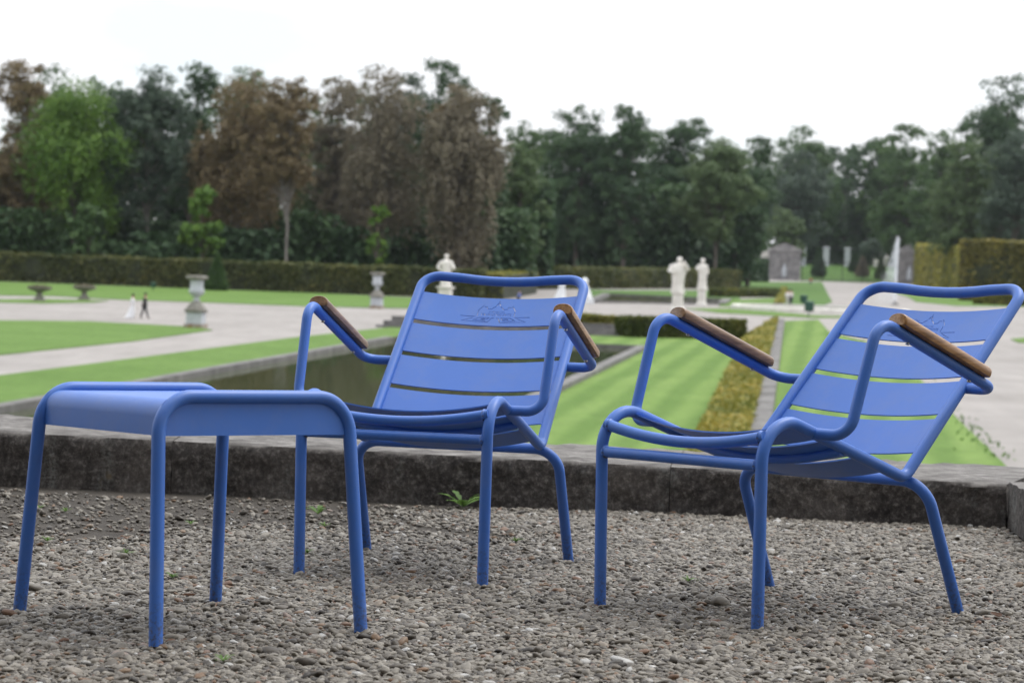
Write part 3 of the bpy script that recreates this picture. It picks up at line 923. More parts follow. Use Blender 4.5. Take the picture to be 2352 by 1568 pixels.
def slat_mesh(y0, z0, y1, z1, nrm, xh, bow, th=0.0032, nx=44, nv=2):
    """pressed sheet slat from edge (y0,z0) to edge (y1,z1), bowed along nrm"""
    v, f = [], []
    for side in (0, 1):
        for i in range(nx + 1):
            u = -1 + 2 * i / nx
            b = bow * (1 - u * u) + (th / K) * side
            for j in range(nv + 1):
                w = j / nv
                v.append(S3(xh * u, y0 + (y1 - y0) * w + nrm[0] * b, z0 + (z1 - z0) * w + nrm[1] * b))
    q = (nx + 1) * (nv + 1)
    for i in range(nx):
        for j in range(nv):
            a = i * (nv + 1) + j
            f.append((a, a + nv + 1, a + nv + 2, a + 1))
            f.append((q + a, q + a + 1, q + a + nv + 2, q + a + nv + 1))
        a, b = i * (nv + 1), (i + 1) * (nv + 1)
        f.append((a, q + a, q + b, b)); f.append((a + nv, b + nv, q + b + nv, q + a + nv))
    for j in range(nv):
        f.append((j, j + 1, q + j + 1, q + j))
        a = nx * (nv + 1) + j
        f.append((a, q + a, q + a + 1, a + 1))
    return v, f
def logo_cutter(T0, T1, bow):
    """solid strips and letters of the emblem, standing across the top slat"""
    ctr = (T0 + T1) / 2
    vd = (T1 - T0).normalized()                 # down the slat
    nr = Vector((0, BN[0], BN[1]))
    Ls = (T1 - T0).length
    sx, sv = 0.189 / 1750, Ls / 795
    def P(x, y, n): return T0 + Vector((x * sx, 0, 0)) + vd * ((y - 85) * sv) + nr * (bow * K + n)
    mb = MB()
    def line(pts, wd=0.0017):
        q = [Vector((x * sx, (y - 85) * sv)) for x, y in pts]
        h = wd / 2
        Lf, Rt = [], []
        for i, p in enumerate(q):
            d0 = (q[i] - q[i - 1]).normalized() if i else (q[1] - q[0]).normalized()
            d1 = (q[i + 1] - q[i]).normalized() if i < len(q) - 1 else d0
            n0, n1 = Vector((-d0.y, d0.x)), Vector((-d1.y, d1.x))
            mm = (n0 + n1)
            mm = mm.normalized() * (h / max(0.45, mm.normalized().dot(n0)))
            Lf.append(p + mm); Rt.append(p - mm)
        v, f = [], []
        for a, b in zip(Lf, Rt):
            for c in (a, b):
                for n_ in (-0.012, 0.012): v.append(T0 + Vector((c.x, 0, 0)) + vd * c.y + nr * (bow * K + n_))
        k = len(Lf)
        for i in range(k - 1):
            a, b = 4 * i, 4 * i + 4
            f += [(a, a + 1, b + 1, b), (a + 2, b + 2, b + 3, a + 3), (a, b, b + 2, a + 2), (a + 1, a + 3, b + 3, b + 1)]
        f += [(0, 2, 3, 1), (4 * k - 4, 4 * k - 3, 4 * k - 1, 4 * k - 2)]
        mb.add(v, f)
    for sg in (-1, 1):
        M_ = lambda pts: [(sg * x, y) for x, y in pts]
        line(M_([(-890, 630), (-500, 630)]))
        line(M_([(-470, 612), (-470, 480)]))
        line(M_([(-478, 452), (-385, 325)]))
        line(M_([(-372, 322), (-366, 300)]), 0.0022)
        line(M_([(-345, 338), (-296, 338)]))
        line(M_([(-275, 330), (-270, 392), (-150, 400), (-122, 366), (-92, 338), (-48, 318)]))
        line(M_([(-34, 298), (-37, 268), (-14, 226)]), 0.0022)
        line(M_([(-560, 664), (-815, 764), (-155, 776), (-88, 656), (-20, 656)]))
        line(M_([(-545, 736), (-392, 650), (-155, 650), (-190, 700), (-352, 704), (-318, 678), (-250, 678)]))
        line(M_([(-492, 734), (-215, 736)]))
    line([(-5, 215), (2, 160)])
    objs = []
    for txt, wid, ybase, cap in (("CH\u00c2TEAU DE", 405, 497, 40), ("VAUX LE VICOMTE", 780, 588, 72)):
        cu = bpy.data.curves.new("letters", 'FONT')
        cu.body = txt
        cu.align_x = 'CENTER'
        cu.size = 1.0
        cu.extrude = 0.012
        cu.resolution_u = 2
        to = bpy.data.objects.new("letters", cu)
        col.objects.link(to)
        bpy.context.view_layer.update()
        me = to.to_mesh()
        xs = [q.co.x for q in me.vertices]; ys = [q.co.y for q in me.vertices]
        w_ = max(xs) - min(xs)
        capH = 0.73
        v = []
        for q in me.vertices:
            x = (q.co.x - (max(xs) + min(xs)) / 2) / w_ * wid
            y = ybase - q.co.y / capH * cap
            v.append(P(x, y, q.co.z))
        mb.add(v, [tuple(p.vertices) for p in me.polygons])
        to.to_mesh_clear()
        bpy.data.objects.remove(to); bpy.data.curves.remove(cu)
    me = bpy.data.meshes.new("cut")
    me.from_pydata([tuple(p) for p in mb.v], [], mb.f)
    bm = bmesh.new(); bm.from_mesh(me)
    bmesh.ops.remove_doubles(bm, verts=bm.verts, dist=1e-7)
    bmesh.ops.recalc_face_normals(bm, faces=bm.faces)
    bm.to_mesh(me); bm.free()
    return me
def build_chair():
    root = empty("garden_armchair")
    # one continuous tube: front legs, seat sides, back and top rail
    half = lambda s: [S3(s * 0.2163, -0.30, 0.0), S3(s * 0.2195, V1Y, V1Z), S3(s * HB, CY, CZ), S3(s * 0.217, TY, TZ)]
    l, r = half(-1), half(1)
    dip = 0.010
    rail = [S3(x, TY + BN[0] * 0.012 * (1 - (x / 0.16) ** 2), TZ - dip * (1 - (x / 0.16) ** 2) ** 1.0 + BN[1] * 0.004 * (1 - (x / 0.16) ** 2)) for x in (-0.12, -0.08, -0.04, 0, 0.04, 0.08, 0.12)]
    path = fillet(l + rail + r[::-1], [0.078 * K, 0.036 * K, 0.062 * K] + [0.3] * 7 + [0.062 * K, 0.036 * K, 0.078 * K], 10)
    path[0].z += 0.004; path[-1].z += 0.004
    MB().tube(path, TR, 18).build("frame", M_paint, root)
    # rear legs: an inverted U under the seat
    u = [S3(-0.2615, 0.2992, 0.004), S3(-0.2554, 0.176, 0.2845), S3(0.2554, 0.176, 0.2845), S3(0.2615, 0.2992, 0.004)]
    MB().tube(fillet(u, 0.062, 12), TR, 18).build("rear_leg", M_paint, root)
    # front stretcher and two bowed seat rails
    MB().tube([S3(-0.218, -0.3066, 0.3263), S3(0.218, -0.3066, 0.3263)], TR * 0.92, 16).build("front_stretcher", M_paint, root)
    MB().tube(bowed(0.217, -0.297, 0.3835, 0, -1, 0.024), TR * 0.95, 16).build("seat_rail", M_paint, root)
    sy, sz = side_pt(1, 0.155)
    MB().tube(bowed(0.2185, sy, sz - 0.006, 0, -1, 0.030), TR * 0.9, 16).build("seat_rail", M_paint, root)
    # weld beads
    for s in (-1, 1):
        for (x, y, z) in ((0.207, -0.3066, 0.3263), (0.206, -0.297, 0.381)):
            wb = MB().lathe([(TR * 0.95, -0.004), (TR * 1.16, 0), (TR * 0.95, 0.004)], 12).build("weld_bead", M_paint, root, loc=S3(s * x, y, z))
            wb.rotation_euler = (0, pi / 2, 0)
    # slats
    P_ = lambda t: (CY + BD[0] * t, CZ + BD[1] * t)
    t0 = (0.2035 - CY) / BD[0]
    wd, gap = 0.1005, 0.0152
    xs = 0.209
    for k in range(4):
        a, b = t0 + k * (wd + gap), t0 + k * (wd + gap) + wd
        (ya, za), (yb, zb) = P_(b), P_(a)           # upper edge first
        v, f = slat_mesh(ya, za, yb, zb, BN, xs, 0.018)
        o = mesh_obj("back_slat", v, f, M_paint, root, True, 30)
        if k == 3:
            cm = logo_cutter(S3(0, ya, za), S3(0, yb, zb), 0.018)
            co = bpy.data.objects.new("cut", cm); col.objects.link(co)
            bm_ = o.modifiers.new("cut", 'BOOLEAN'); bm_.operation = 'DIFFERENCE'; bm_.object = co; bm_.solver = 'EXACT'; bm_.use_self = True
            bpy.context.view_layer.update()
            dg = bpy.context.evaluated_depsgraph_get()
            nm = bpy.data.meshes.new_from_object(o.evaluated_get(dg))
            print("EMBLEM", len(o.data.polygons), "->", len(nm.polygons))
            o.modifiers.clear()
            if len(nm.polygons) > len(o.data.polygons) + 50:
                nm.polygons.foreach_set("use_smooth", [True] * len(nm.polygons))
                nm.set_sharp_from_angle(angle=math.radians(20))
                o.data = nm
            bpy.data.objects.remove(co)
            o["label"] = "top slat with a palace outline and its name cut through"
    for k in range(3):
        a = -0.012 + k * (wd + gap * 1.0)
        (ya, za), (yb, zb) = side_pt(1, a), side_pt(1, a + wd)
        if k == 0: za -= 0.004
        v, f = slat_mesh(ya, za, yb, zb, SN, xs, 0.026)
        mesh_obj("seat_slat", v, f, M_paint, root, True, 30)
    # arms
    for s in (-1, 1):
        ay, az = side_pt(1, 0.056)
        pts = [S3(s * 0.2205, ay, az - 0.001), S3(s * 0.296, -0.134, 0.3863), S3(s * 0.3024, -0.0606, 0.6213), S3(s * 0.298, 0.3505, 0.4792), S3(s * 0.220, 0.3524, 0.4797)]
        arm = MB().tube(fillet(pts, [0.042 * K, 0.046 * K, 0.05 * K], 10), TR * 0.94, 16).build("arm_tube", M_paint, root)
        A2, A3 = pts[2], pts[3]
        d = (A3 - A2).normalized(); sdv = Vector((1, 0, 0)); upv = sdv.cross(d)
        if upv.z < 0: upv = -upv
        prof = []
        for i in range(15):
            a = pi * i / 14
            prof.append((0.0245 * math.cos(a) * (1.0), 0.008 + 0.0185 * math.sin(a) ** 0.75))
        prof += [(-0.0235, 0.001), (-0.019, -0.001), (0.019, -0.001), (0.0235, 0.001)]
        L_ = (A3 - A2).length
        v, f = [], []
        secs = [(0.135, 0.90), (0.138, 0.97), (0.145, 1.0), (0.3, 1.0), (0.5, 1.0), (0.7, 1.0), (0.862, 1.0), (0.874, 0.95), (0.882, 0.82), (0.886, 0.55)]
        for t, sc in secs:
            c = A2 + d * (t * L_) + upv * (TR * 0.80)
            for a, b in prof: v.append(c + sdv * a * sc + upv * (0.010 + (b - 0.010) * sc))
        n = len(prof)
        for i in range(len(secs) - 1):
            for k in range(n): f.append((i * n + k, i * n + (k + 1) % n, (i + 1) * n + (k + 1) % n, (i + 1) * n + k))
        f += [tuple(range(n))[::-1], tuple((len(secs) - 1) * n + k for k in range(n))]
        # local frame along the grain
        w = mesh_obj("wooden_armrest", v, f, M_wood_warm if s > 0 else M_wood_dark, root, True, 40)
        w["label"] = "honey brown wooden armrest" if s > 0 else "weathered dark brown wooden armrest"
        for t in (0.25, 0.78):
            c = A2 + d * (t * L_) - upv * (TR * 0.9)
            MB().tube([c, c - upv * 0.004], 0.0045, 10).build("screw", M_steel, arm)
    for p in (path[0], path[-1], u[0], u[3]):
        MB().lathe([(TR * 0.80, -0.004), (TR * 0.93, -0.002), (TR * 0.93, 0.003)], 16).build("foot_cap", M_rubber, root, loc=(p.x, p.y, 0.004))
    return root
chair = build_chair()
chair.location = (-0.1758 * K, 5.6471 * K, -0.005)
chair.rotation_euler = (0, 0, -0.2714)
tag(chair, "blue metal armchair behind the stool, turned towards the viewer", "chair", "blue low armchairs with wooden arm pads")
ch2 = copy_tree(chair)
ch2.location = (0.5689 * K, 5.0656 * K, -0.005)
ch2.rotation_euler = (0, 0, -0.8114)
tag(ch2, "blue metal armchair on the right, turned sideways to the left", "chair", "blue low armchairs with wooden arm pads")

# ================================================================== STOOL
def build_stool():
    root = empty("garden_stool", (-0.5948 * K, 4.522 * K, -0.004), 0.6817)
    root.rotation_euler = (-0.0085, 0, 0.6817)
    fa, fb, ka, kb, kh = [q * K for q in (0.2199, 0.2541, 0.2032, 0.2142, 0.439)]
    R = 0.072
    tr = 0.0131
    for sy in (-1, 1):
        p = [Vector((-fa, sy * fb, 0.004)), Vector((-ka, sy * kb, kh)), Vector((ka, sy * kb, kh)), Vector((fa, sy * fb, 0.004))]
        MB().tube(fillet(p, R, 14), tr, 18).build("leg_frame", M_paint, root)
        for x in (-fa, fa):
            MB().lathe([(tr * 0.8, -0.004), (tr * 0.93, -0.002), (tr * 0.93, 0.003)], 16).build("foot_cap", M_rubber, root, loc=(x, sy * fb, 0.004))
    # sheet that wraps over the top and down both ends, following the tube bend
    drop = 0.072
    zt = kh - 0.004
    prof = []
    kb_at = lambda z: kb + (fb - kb) * (kh - z) / kh
    ka_at = lambda z: ka + (fa - ka) * (kh - z) / kh
    ins = 0.004
    base = fillet([Vector((-ka_at(kh - drop) + ins, 0, kh - drop)), Vector((-ka + ins, 0, zt)), Vector((ka - ins, 0, zt)), Vector((ka_at(kh - drop) - ins, 0, kh - drop))], R - ins, 14)
    th = 0.0025
    v, f = [], []
    n = len(base)
    for s in (0, 1):
        for i, p in enumerate(base):
            a, b = base[max(0, i - 1)], base[min(n - 1, i + 1)]
            t = (b - a).normalized(); nn = Vector((-t.z, 0, t.x))
            q = p - nn * th * s
            for j in range(3):
                y = -1 + j
                v.append((q.x, y * kb_at(min(kh, p.z)), q.z))
    N = n * 3
    for i in range(n - 1):
        for j in range(2):
            a = i * 3 + j
            f.append((a, a + 1, a + 4, a + 3)); f.append((N + a, N + a + 3, N + a + 4, N + a + 1))
    for j in range(2):
        f.append((j, N + j, N + j + 1, j + 1)); a = (n - 1) * 3 + j
        f.append((a, a + 1, N + a + 1, N + a))
    mesh_obj("top_sheet", v, f, M_paint, root, True, 40)
    for sy in (-1, 1):
        bp = fillet([Vector((-ka_at(kh - drop), 0, kh - drop)), Vector((-ka, 0, kh)), Vector((ka, 0, kh)), Vector((ka_at(kh - drop), 0, kh - drop))], R, 14)
        v = []
        for off in (-0.0012, 0.0012):
            v += [(p.x, sy * kb_at(p.z) + off, p.z) for p in bp]
        k = len(bp)
        f = [tuple(range(k)), tuple(range(k, 2 * k))[::-1]] + [(i, i + k, (i + 1) % k + k, (i + 1) % k) for i in range(k)]
        mesh_obj("side_apron", v, f, M_paint, root, False)
    tag(root, "blue metal stool with rounded sheet top in front of the left chair", "stool")
build_stool()

# ================================================================== GARDEN: hedges
AX = Vector((0.131, 0.991, 0)).normalized()           # the garden's long axis
CX = Vector((0.991, -0.131, 0)).normalized()
hedge("clipped_hedge", "long dark clipped hedge under the trees on the left", gp(-1300, 597), gp(1102, 687), 2.85, 2.2, "hedge", 1, 46000, 0.26)
hedge("clipped_hedge", "sunlit yellow green end of hedge behind the left chair's top rail", gp(1105, 686), gp(1190, 672), 2.5, 2.2, "gold", 2, 4000, 0.24)  # gold leaves put the lit end of the dark hedge into the colour
hedge("clipped_hedge", "dark clipped hedge behind the two pale standing statues", gp(1215, 664), gp(1702, 662), 2.75, 2.4, "hedge", 3, 14000, 0.32)
hedge("clipped_hedge", "dark hedge block left of the ruined lodge", gp(1706, 648), gp(1764, 647), 4.4, 5, "dark", 4, 6000, 0.4)
hedge("box_hedge", "low dark box hedge across the head of the striped lawn", gp(1441, 776), gp(1712, 781), 1.2, 1.8, "box", 5, 11000, 0.15)
hedge("box_hedge", "short lighter box hedge joining the stone steps", gp(1300, 760), gp(1441, 766), 1.05, 1.6, "gold", 6, 4500, 0.15)
hedge("box_hedge", "low box hedge in the far parterre", gp(1660, 683), gp(1792, 682.5), 0.95, 2.0, "box", 7, 4000, 0.24)
hedge("box_hedge", "low yellowish hedge seen under the right chair's top rail", gp(2236, 699), gp(2420, 706), 1.45, 2.0, "gold", 8, 4000, 0.22)
hedge("tall_hedge", "tall clipped dark green hedge wall at the right edge", gp(2203, 690), gp(2800, 715), 8.3, 6, "ochre", 9, 30000, 0.36)
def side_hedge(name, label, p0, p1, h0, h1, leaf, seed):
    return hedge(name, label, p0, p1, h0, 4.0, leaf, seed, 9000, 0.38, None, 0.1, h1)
side_hedge("tall_hedge", "tall golden green hedge face, coloured as sunlit, receding towards the gate", gp(2100, 660), gp(2204, 672), 8.6, 8.0, "lit_side", 10)

# golden low border: a broad clipped strip running towards the viewer
def border(name, label, px, h, leaf, n, size, seed):
    rng = np.random.default_rng(seed)
    a, b, c, d = [gp(*q) for q in px]           # far left, far right, near right, near left
    root = empty(name, (a + b + c + d) / 4)
    tag(root, label, "hedge")
    ct = root.location
    q = [a, b, c, d]
    vv = [p - ct + Vector((0, 0, h * 0.85)) for p in q] + [p - ct for p in q]
    mesh_obj("twigs", vv, [(0, 1, 2, 3), (0, 4, 5, 1), (1, 5, 6, 2), (2, 6, 7, 3), (3, 7, 4, 0)], M_core, root, False)
    # even density over the ground area, also on the two long flanks
    t = rng.uniform(0, 1, n); u = rng.uniform(0, 1, n)
    flank = rng.uniform(size=n) < 0.3
    u = np.where(flank, np.round(u), u)
    A, B, C, D = [np.array(p - ct) for p in q]
    P = (A + (B - A) * u[:, None]) * (1 - t[:, None]) + (D + (C - D) * u[:, None]) * t[:, None]
    wave = np.sin(P[:, 1] * 0.9) * np.sin(P[:, 0] * 1.3 + P[:, 1] * 0.4)
    P[:, 2] += np.where(flank, rng.uniform(0.05, h, n), h + 0.10 * h * wave + rng.normal(size=n) * size * 0.3)
    P[:, :2] += rng.normal(size=(n, 2)) * size * 0.3
    tint = np.clip(0.5 + 0.35 * wave + rng.uniform(-0.4, 0.4, n), 0, 1)
    np_mesh("foliage", cards(P, size, rng, 0.6), 4, LEAF[leaf], root, tint)
border("golden_border", "golden yellow clipped border running beside the stone kerb", [(1714, 782), (1784, 737), (1616, 1370), (1447, 1370)], 0.35, "gold", 24000, 0.17, 21)
border("golden_border", "far golden strip beside the couple on the path", [(1797, 668), (1806, 667), (1797, 706), (1780, 706)], 0.5, "gold", 3000, 0.25, 22)

# ragged grass along the gravel walk
def tufts(name, label, poly, n, size, seed):
    rng = np.random.default_rng(seed)
    pts = [np.array(gp(*q)) for q in poly]
    t = rng.uniform(0, len(pts) - 1.001, n); i = t.astype(int); f_ = (t - i)[:, None]
    pts = np.array(pts)
    P = pts[i] * (1 - f_) + pts[i + 1] * f_
    cl = np.sin(t * 37) * np.sin(t * 11.3)
    P[:, 0] += rng.normal(size=n) * 0.22 + 0.25 * cl
    P[:, 1] += rng.normal(size=n) * 0.3
    P[:, 2] += rng.uniform(0.03, 0.14, n)
    o = np_mesh(name, cards(P, size, rng, 0.0, 2.2), 4, LEAF["bright"], None, rng.uniform(0, 0.6, n))
    tag(o, label, "grass", None, "stuff")
tufts("grass_tufts", "ragged grass along the edge of the gravel walk", [(1910, 768), (1997, 788), (2118, 877), (2210, 975), (2300, 1062)], 320, 0.08, 31)

# ================================================================== GARDEN: trees
T = [  # name, label, x, ytop, half width px, distance, leaf, leaves, crown base, options
 ("chestnut_tree", "rusty brown tree at the far left edge", 62, 140, 100, 268, "rust", 9000, 0.10, dict(open_=0.25, bark=M_bark_pale)),
 ("leafy_tree", "bright green tree with drooping foliage left of the pale trunk", 178, 178, 138, 262, "bright", 10500, 0.20, dict(taper=0.35, droop=0.35)),
 ("leafy_tree", "grey green tree with a pale bare trunk on the left", 345, 165, 118, 266, "grey", 10500, 0.22, dict(bark=M_bark_pale)),
 ("leafy_tree", "dark green tree topping the gap beside the rusty crown", 452, 143, 70, 282, "dark", 6500, 0.2, {}),
 ("leafy_tree", "green treetop rising behind the first rusty crown", 120, 150, 110, 292, "mid", 6500, 0.3, {}),
 ("leafy_tree", "green treetop behind the large rusty tree", 562, 158, 95, 296, "mid", 5500, 0.3, {}),
 ("chestnut_tree", "broad rusty brown tree left of the bare grey trunk", 560, 172, 128, 264, "rust", 9500, 0.16, dict(open_=0.22, bark=M_bark_pale, droop=0.3)),
 ("chestnut_tree", "rusty brown tree on a tall bare grey trunk", 672, 170, 82, 258, "rust", 5600, 0.36, dict(open_=0.30, bark=M_bark_pale, trunk_r=0.19, lean=-0.03)),
 ("chestnut_tree", "thin drab tree letting the sky through", 775, 180, 82, 276, "drab", 4600, 0.2, dict(open_=0.42)),
 ("chestnut_tree", "drab brown tree with hanging branches, middle of the row", 870, 148, 108, 268, "drab", 8600, 0.10, dict(open_=0.3, bark=M_bark_pale, droop=0.5)),
 ("leafy_tree", "dark green treetop behind the drab brown trees", 1010, 136, 88, 290, "dark", 8000, 0.2, {}),
 ("chestnut_tree", "drooping brown tree behind the bust on its pedestal", 1068, 192, 98, 262, "drab", 10000, 0.05, dict(open_=0.25, bark=M_bark_pale, droop=0.6)),
 ("chestnut_tree", "rusty crown between the drab trees and the green wood", 1045, 196, 62, 268, "rust", 4000, 0.45, dict(open_=0.2)),
 ("leafy_tree", "dark green tree closing the brown row on the right", 1128, 226, 52, 284, "dark", 6000, 0.08, {}),
 ("leafy_tree", "olive green tree with yellowing edge beyond the brown row", 1196, 335, 72, 300, "olive", 7500, 0.03, dict(taper=0.4)),
 ("leafy_tree", "mid green tree behind the olive one", 1205, 283, 72, 392, "mid", 6500, 0.05, {}),
 ("oak_tree", "broad dark oak with light gaps near its top", 1335, 236, 96, 385, "dark", 12000, 0.04, dict(open_=0.15)),
 ("oak_tree", "dark oak with a forked top beside the broad oak", 1442, 243, 66, 380, "dark", 9000, 0.04, dict(open_=0.12)),
 ("oak_tree", "dark oak behind the right standing statue", 1572, 266, 92, 400, "dark", 9500, 0.04, dict(open_=0.1)),
 ("round_tree", "lighter round crowned tree right of the statues", 1652, 318, 92, 378, "olive", 12000, 0.22, {}),
 ("oak_tree", "shaded oak behind the round crowned tree", 1728, 312, 62, 410, "dark", 7000, 0.05, {}),
 ("oak_tree", "wide distant oak left of the avenue gap", 1832, 298, 100, 640, "mid", 9000, 0.05, {}),
 ("round_tree", "pale green distant tree above the ruined lodge", 1835, 352, 82, 610, "grey", 9000, 0.05, {}),
 ("round_tree", "small grey green tree above the lodge roof", 1800, 480, 50, 575, "olive", 5000, 0.02, {}),
 ("oak_tree", "distant dark tree in the avenue gap", 1945, 335, 45, 680, "dark", 6500, 0.02, {}),
 ("oak_tree", "distant tree right of the avenue gap", 2000, 322, 62, 650, "dark", 7000, 0.02, {}),
 ("oak_tree", "tall mid green tree above the fountain jet", 2085, 288, 76, 560, "mid", 9000, 0.04, {}),
 ("oak_tree", "green tree stepping down to the avenue", 2165, 300, 72, 520, "mid", 8000, 0.04, {}),
 ("oak_tree", "tall dark tree rising at the upper right edge", 2318, 172, 104, 470, "dark", 11000, 0.05, dict(open_=0.22, taper=0.5)),
 ("round_tree", "light green tree leaning over the tall hedge", 2225, 318, 86, 432, "olive", 10000, 0.05, {}),
 ("round_tree", "pale green tree at the right edge above the hedge", 2340, 300, 92, 420, "grey", 10000, 0.05, {}),
 ("leafy_tree", "green treetop between the bright tree and the grey green one", 262, 172, 95, 294, "mid", 6500, 0.2, {}),
 ("leafy_tree", "dark green tree filling in behind the bare grey trunk", 642, 235, 78, 300, "dark", 6000, 0.05, {}),
 ("leafy_tree", "green treetop showing right of the rusty crowns", 712, 214, 80, 298, "olive", 6000, 0.15, {}),
 ("leafy_tree", "olive treetop behind the thin drab tree", 835, 205, 82, 300, "olive", 6000, 0.15, {}),
 ("leafy_tree", "grey green treetop left of the dark one", 930, 168, 70, 300, "grey", 6000, 0.15, {}),
 ("oak_tree", "mid green oak filling in left of the broad oak", 1262, 300, 80, 402, "mid", 8000, 0.04, {}),
 ("oak_tree", "low dark oak between the forked oak and its neighbour", 1500, 300, 78, 408, "mid", 8000, 0.04, {}),
 ("oak_tree", "dark oak closing the row before the lodge", 1700, 335, 80, 398, "dark", 8000, 0.04, {}),
 ("oak_tree", "distant dark oak left of the avenue gap", 1905, 332, 70, 690, "dark", 7000, 0.04, {}),
 ("oak_tree", "distant oak right of the fountain's treetop", 2040, 318, 70, 640, "mid", 7000, 0.04, {}),
 ("oak_tree", "dark oak between the fountain trees and the right edge", 2238, 268, 86, 520, "dark", 9000, 0.04, {}),
 ("oak_tree", "mid green oak in front of the tall right tree", 2290, 232, 74, 500, "mid", 8000, 0.04, {}),
 ("oak_tree", "dark tree outside the right edge", 2490, 210, 100, 450, "dark", 6000, 0.05, {}),
 ("leafy_tree", "green tree outside the left edge", -120, 150, 110, 268, "mid", 6000, 0.1, {}),
 ("chestnut_tree", "second tree outside the left edge, brown", -290, 140, 110, 270, "drab", 5000, 0.1, dict(open_=0.2)),
 ("leafy_tree", "third tree outside the left edge, dark", -470, 120, 115, 272, "dark", 5000, 0.1, {}),
 ("leafy_tree", "fourth tree outside the left edge, olive", -660, 130, 120, 268, "olive", 5000, 0.1, {}),
 ("leafy_tree", "fifth tree outside the left edge, mid green", -860, 110, 120, 274, "mid", 5000, 0.1, {}),
 ("leafy_tree", "sixth tree outside the left edge, dark", -1060, 110, 120, 270, "dark", 5000, 0.1, {}),
 ("oak_tree", "second tree outside the right edge, green", 2640, 215, 105, 455, "mid", 5000, 0.05, {}),
 ("oak_tree", "third tree outside the right edge, dark", 2800, 205, 105, 460, "dark", 5000, 0.05, {}),
]
for k, (nm, lb, x, yt, hw, Y, lf, n, base, kw) in enumerate(T):
    tree(nm, lb, x, yt, hw, Y, lf, int(n * 2.5), base, seed=k, **kw)
# young green saplings and shrubs in front of the dark wood
tree("sapling", "young bright green sapling behind the left hedge", 468, 432, 46, 256, "bright", 2600, 0.05, seed=60, nlobes=9, size=0.5)
tree("sapling", "thin yellow green sapling behind the small urn", 868, 470, 30, 256, "bright", 800, 0.1, seed=61, nlobes=7, size=0.4, open_=0.4)
tree("sapling", "low green sapling under the bright drooping tree", 205, 470, 44, 256, "mid", 1800, 0.02, seed=62, nlobes=8, size=0.5)
thicket("undergrowth", "dark undergrowth below the trees on the left", [at(-1200, 600, 258), at(560, 640, 256), at(1230, 640, 262)], 8.5, 18, "dark", 60000, 0.6, 3)
thicket("distant_wood", "shadowed wood filling the gaps behind the left trees", [at(-1200, 600, 305), at(600, 640, 305), at(1260, 640, 310)], 20, 14, "dark", 56000, 1.0, 5, "wood")
thicket("distant_wood", "shadowed wood behind the oaks and the statues", [at(1150, 640, 382), at(1500, 640, 384), at(1760, 640, 390)], 18, 30, "dark", 34000, 0.9, 6, "wood")
thicket("distant_wood", "shadowed wood behind the gate", [at(1700, 610, 640), at(1950, 610, 700), at(2150, 610, 580), at(2500, 610, 500)], 22, 30, "dark", 30000, 1.3, 7, "wood")

# clipped cones
def cone(name, label, x, ytop, ybase, hw, Y, leaf, n, seed, size=0.3):
    rng = np.random.default_rng(seed)
    base, top = at(x, ybase, Y), at(x, ytop, Y)
    root = empty(name, base); tag(root, label, "topiary")
    H, R = top.z - base.z, hw * mpp(Y)
    t = 1 - np.sqrt(rng.uniform(0, 1, n)); a = rng.uniform(0, 2 * pi, n)
    r = R * np.minimum(1, (1 - t) * 1.15) * np.minimum(1, 0.72 + t * 2.5) * (1 + 0.05 * rng.normal(size=n))
    P = np.stack([r * np.cos(a), r * np.sin(a), t * H], 1)
    np_mesh("foliage", cards(P, size, rng, 0.2), 4, LEAF[leaf], root, np.clip(rng.uniform(0, 1, n), 0, 1))
    MB().lathe([(R * 0.62, 0), (R * 0.85, H * 0.1), (R * 0.55, H * 0.5), (0.05, H * 0.93)], 14).build("twigs", M_core, root)
    MB().tube([(0, 0, -0.3), (0, 0, H * 0.3)], 0.12, 8).build("trunk", M_bark, root)
cone("clipped_cone", "dark green clipped cone yew against the left hedge", 497, 580, 668, 24, gp(497, 668).y, "mid", 5200, 41, 0.3)
BANK = 560
cone("clipped_cone", "dark clipped cone in front of the gate piers", 1880, 567, 634, 17, BANK, "dark", 2600, 42, 0.5)
cone("clipped_cone", "brownish clipped cone right of the gate piers", 1980, 587, 634, 15, BANK, "drab", 2200, 43, 0.5)
cone("clipped_cone", "dark clipped cone behind the brownish one", 1962, 578, 624, 13, BANK + 15, "dark", 1800, 44, 0.5)
cone("clipped_cone", "small dull cone left of the fountain jet", 2022, 592, 638, 13, BANK, "olive", 1600, 45, 0.5)

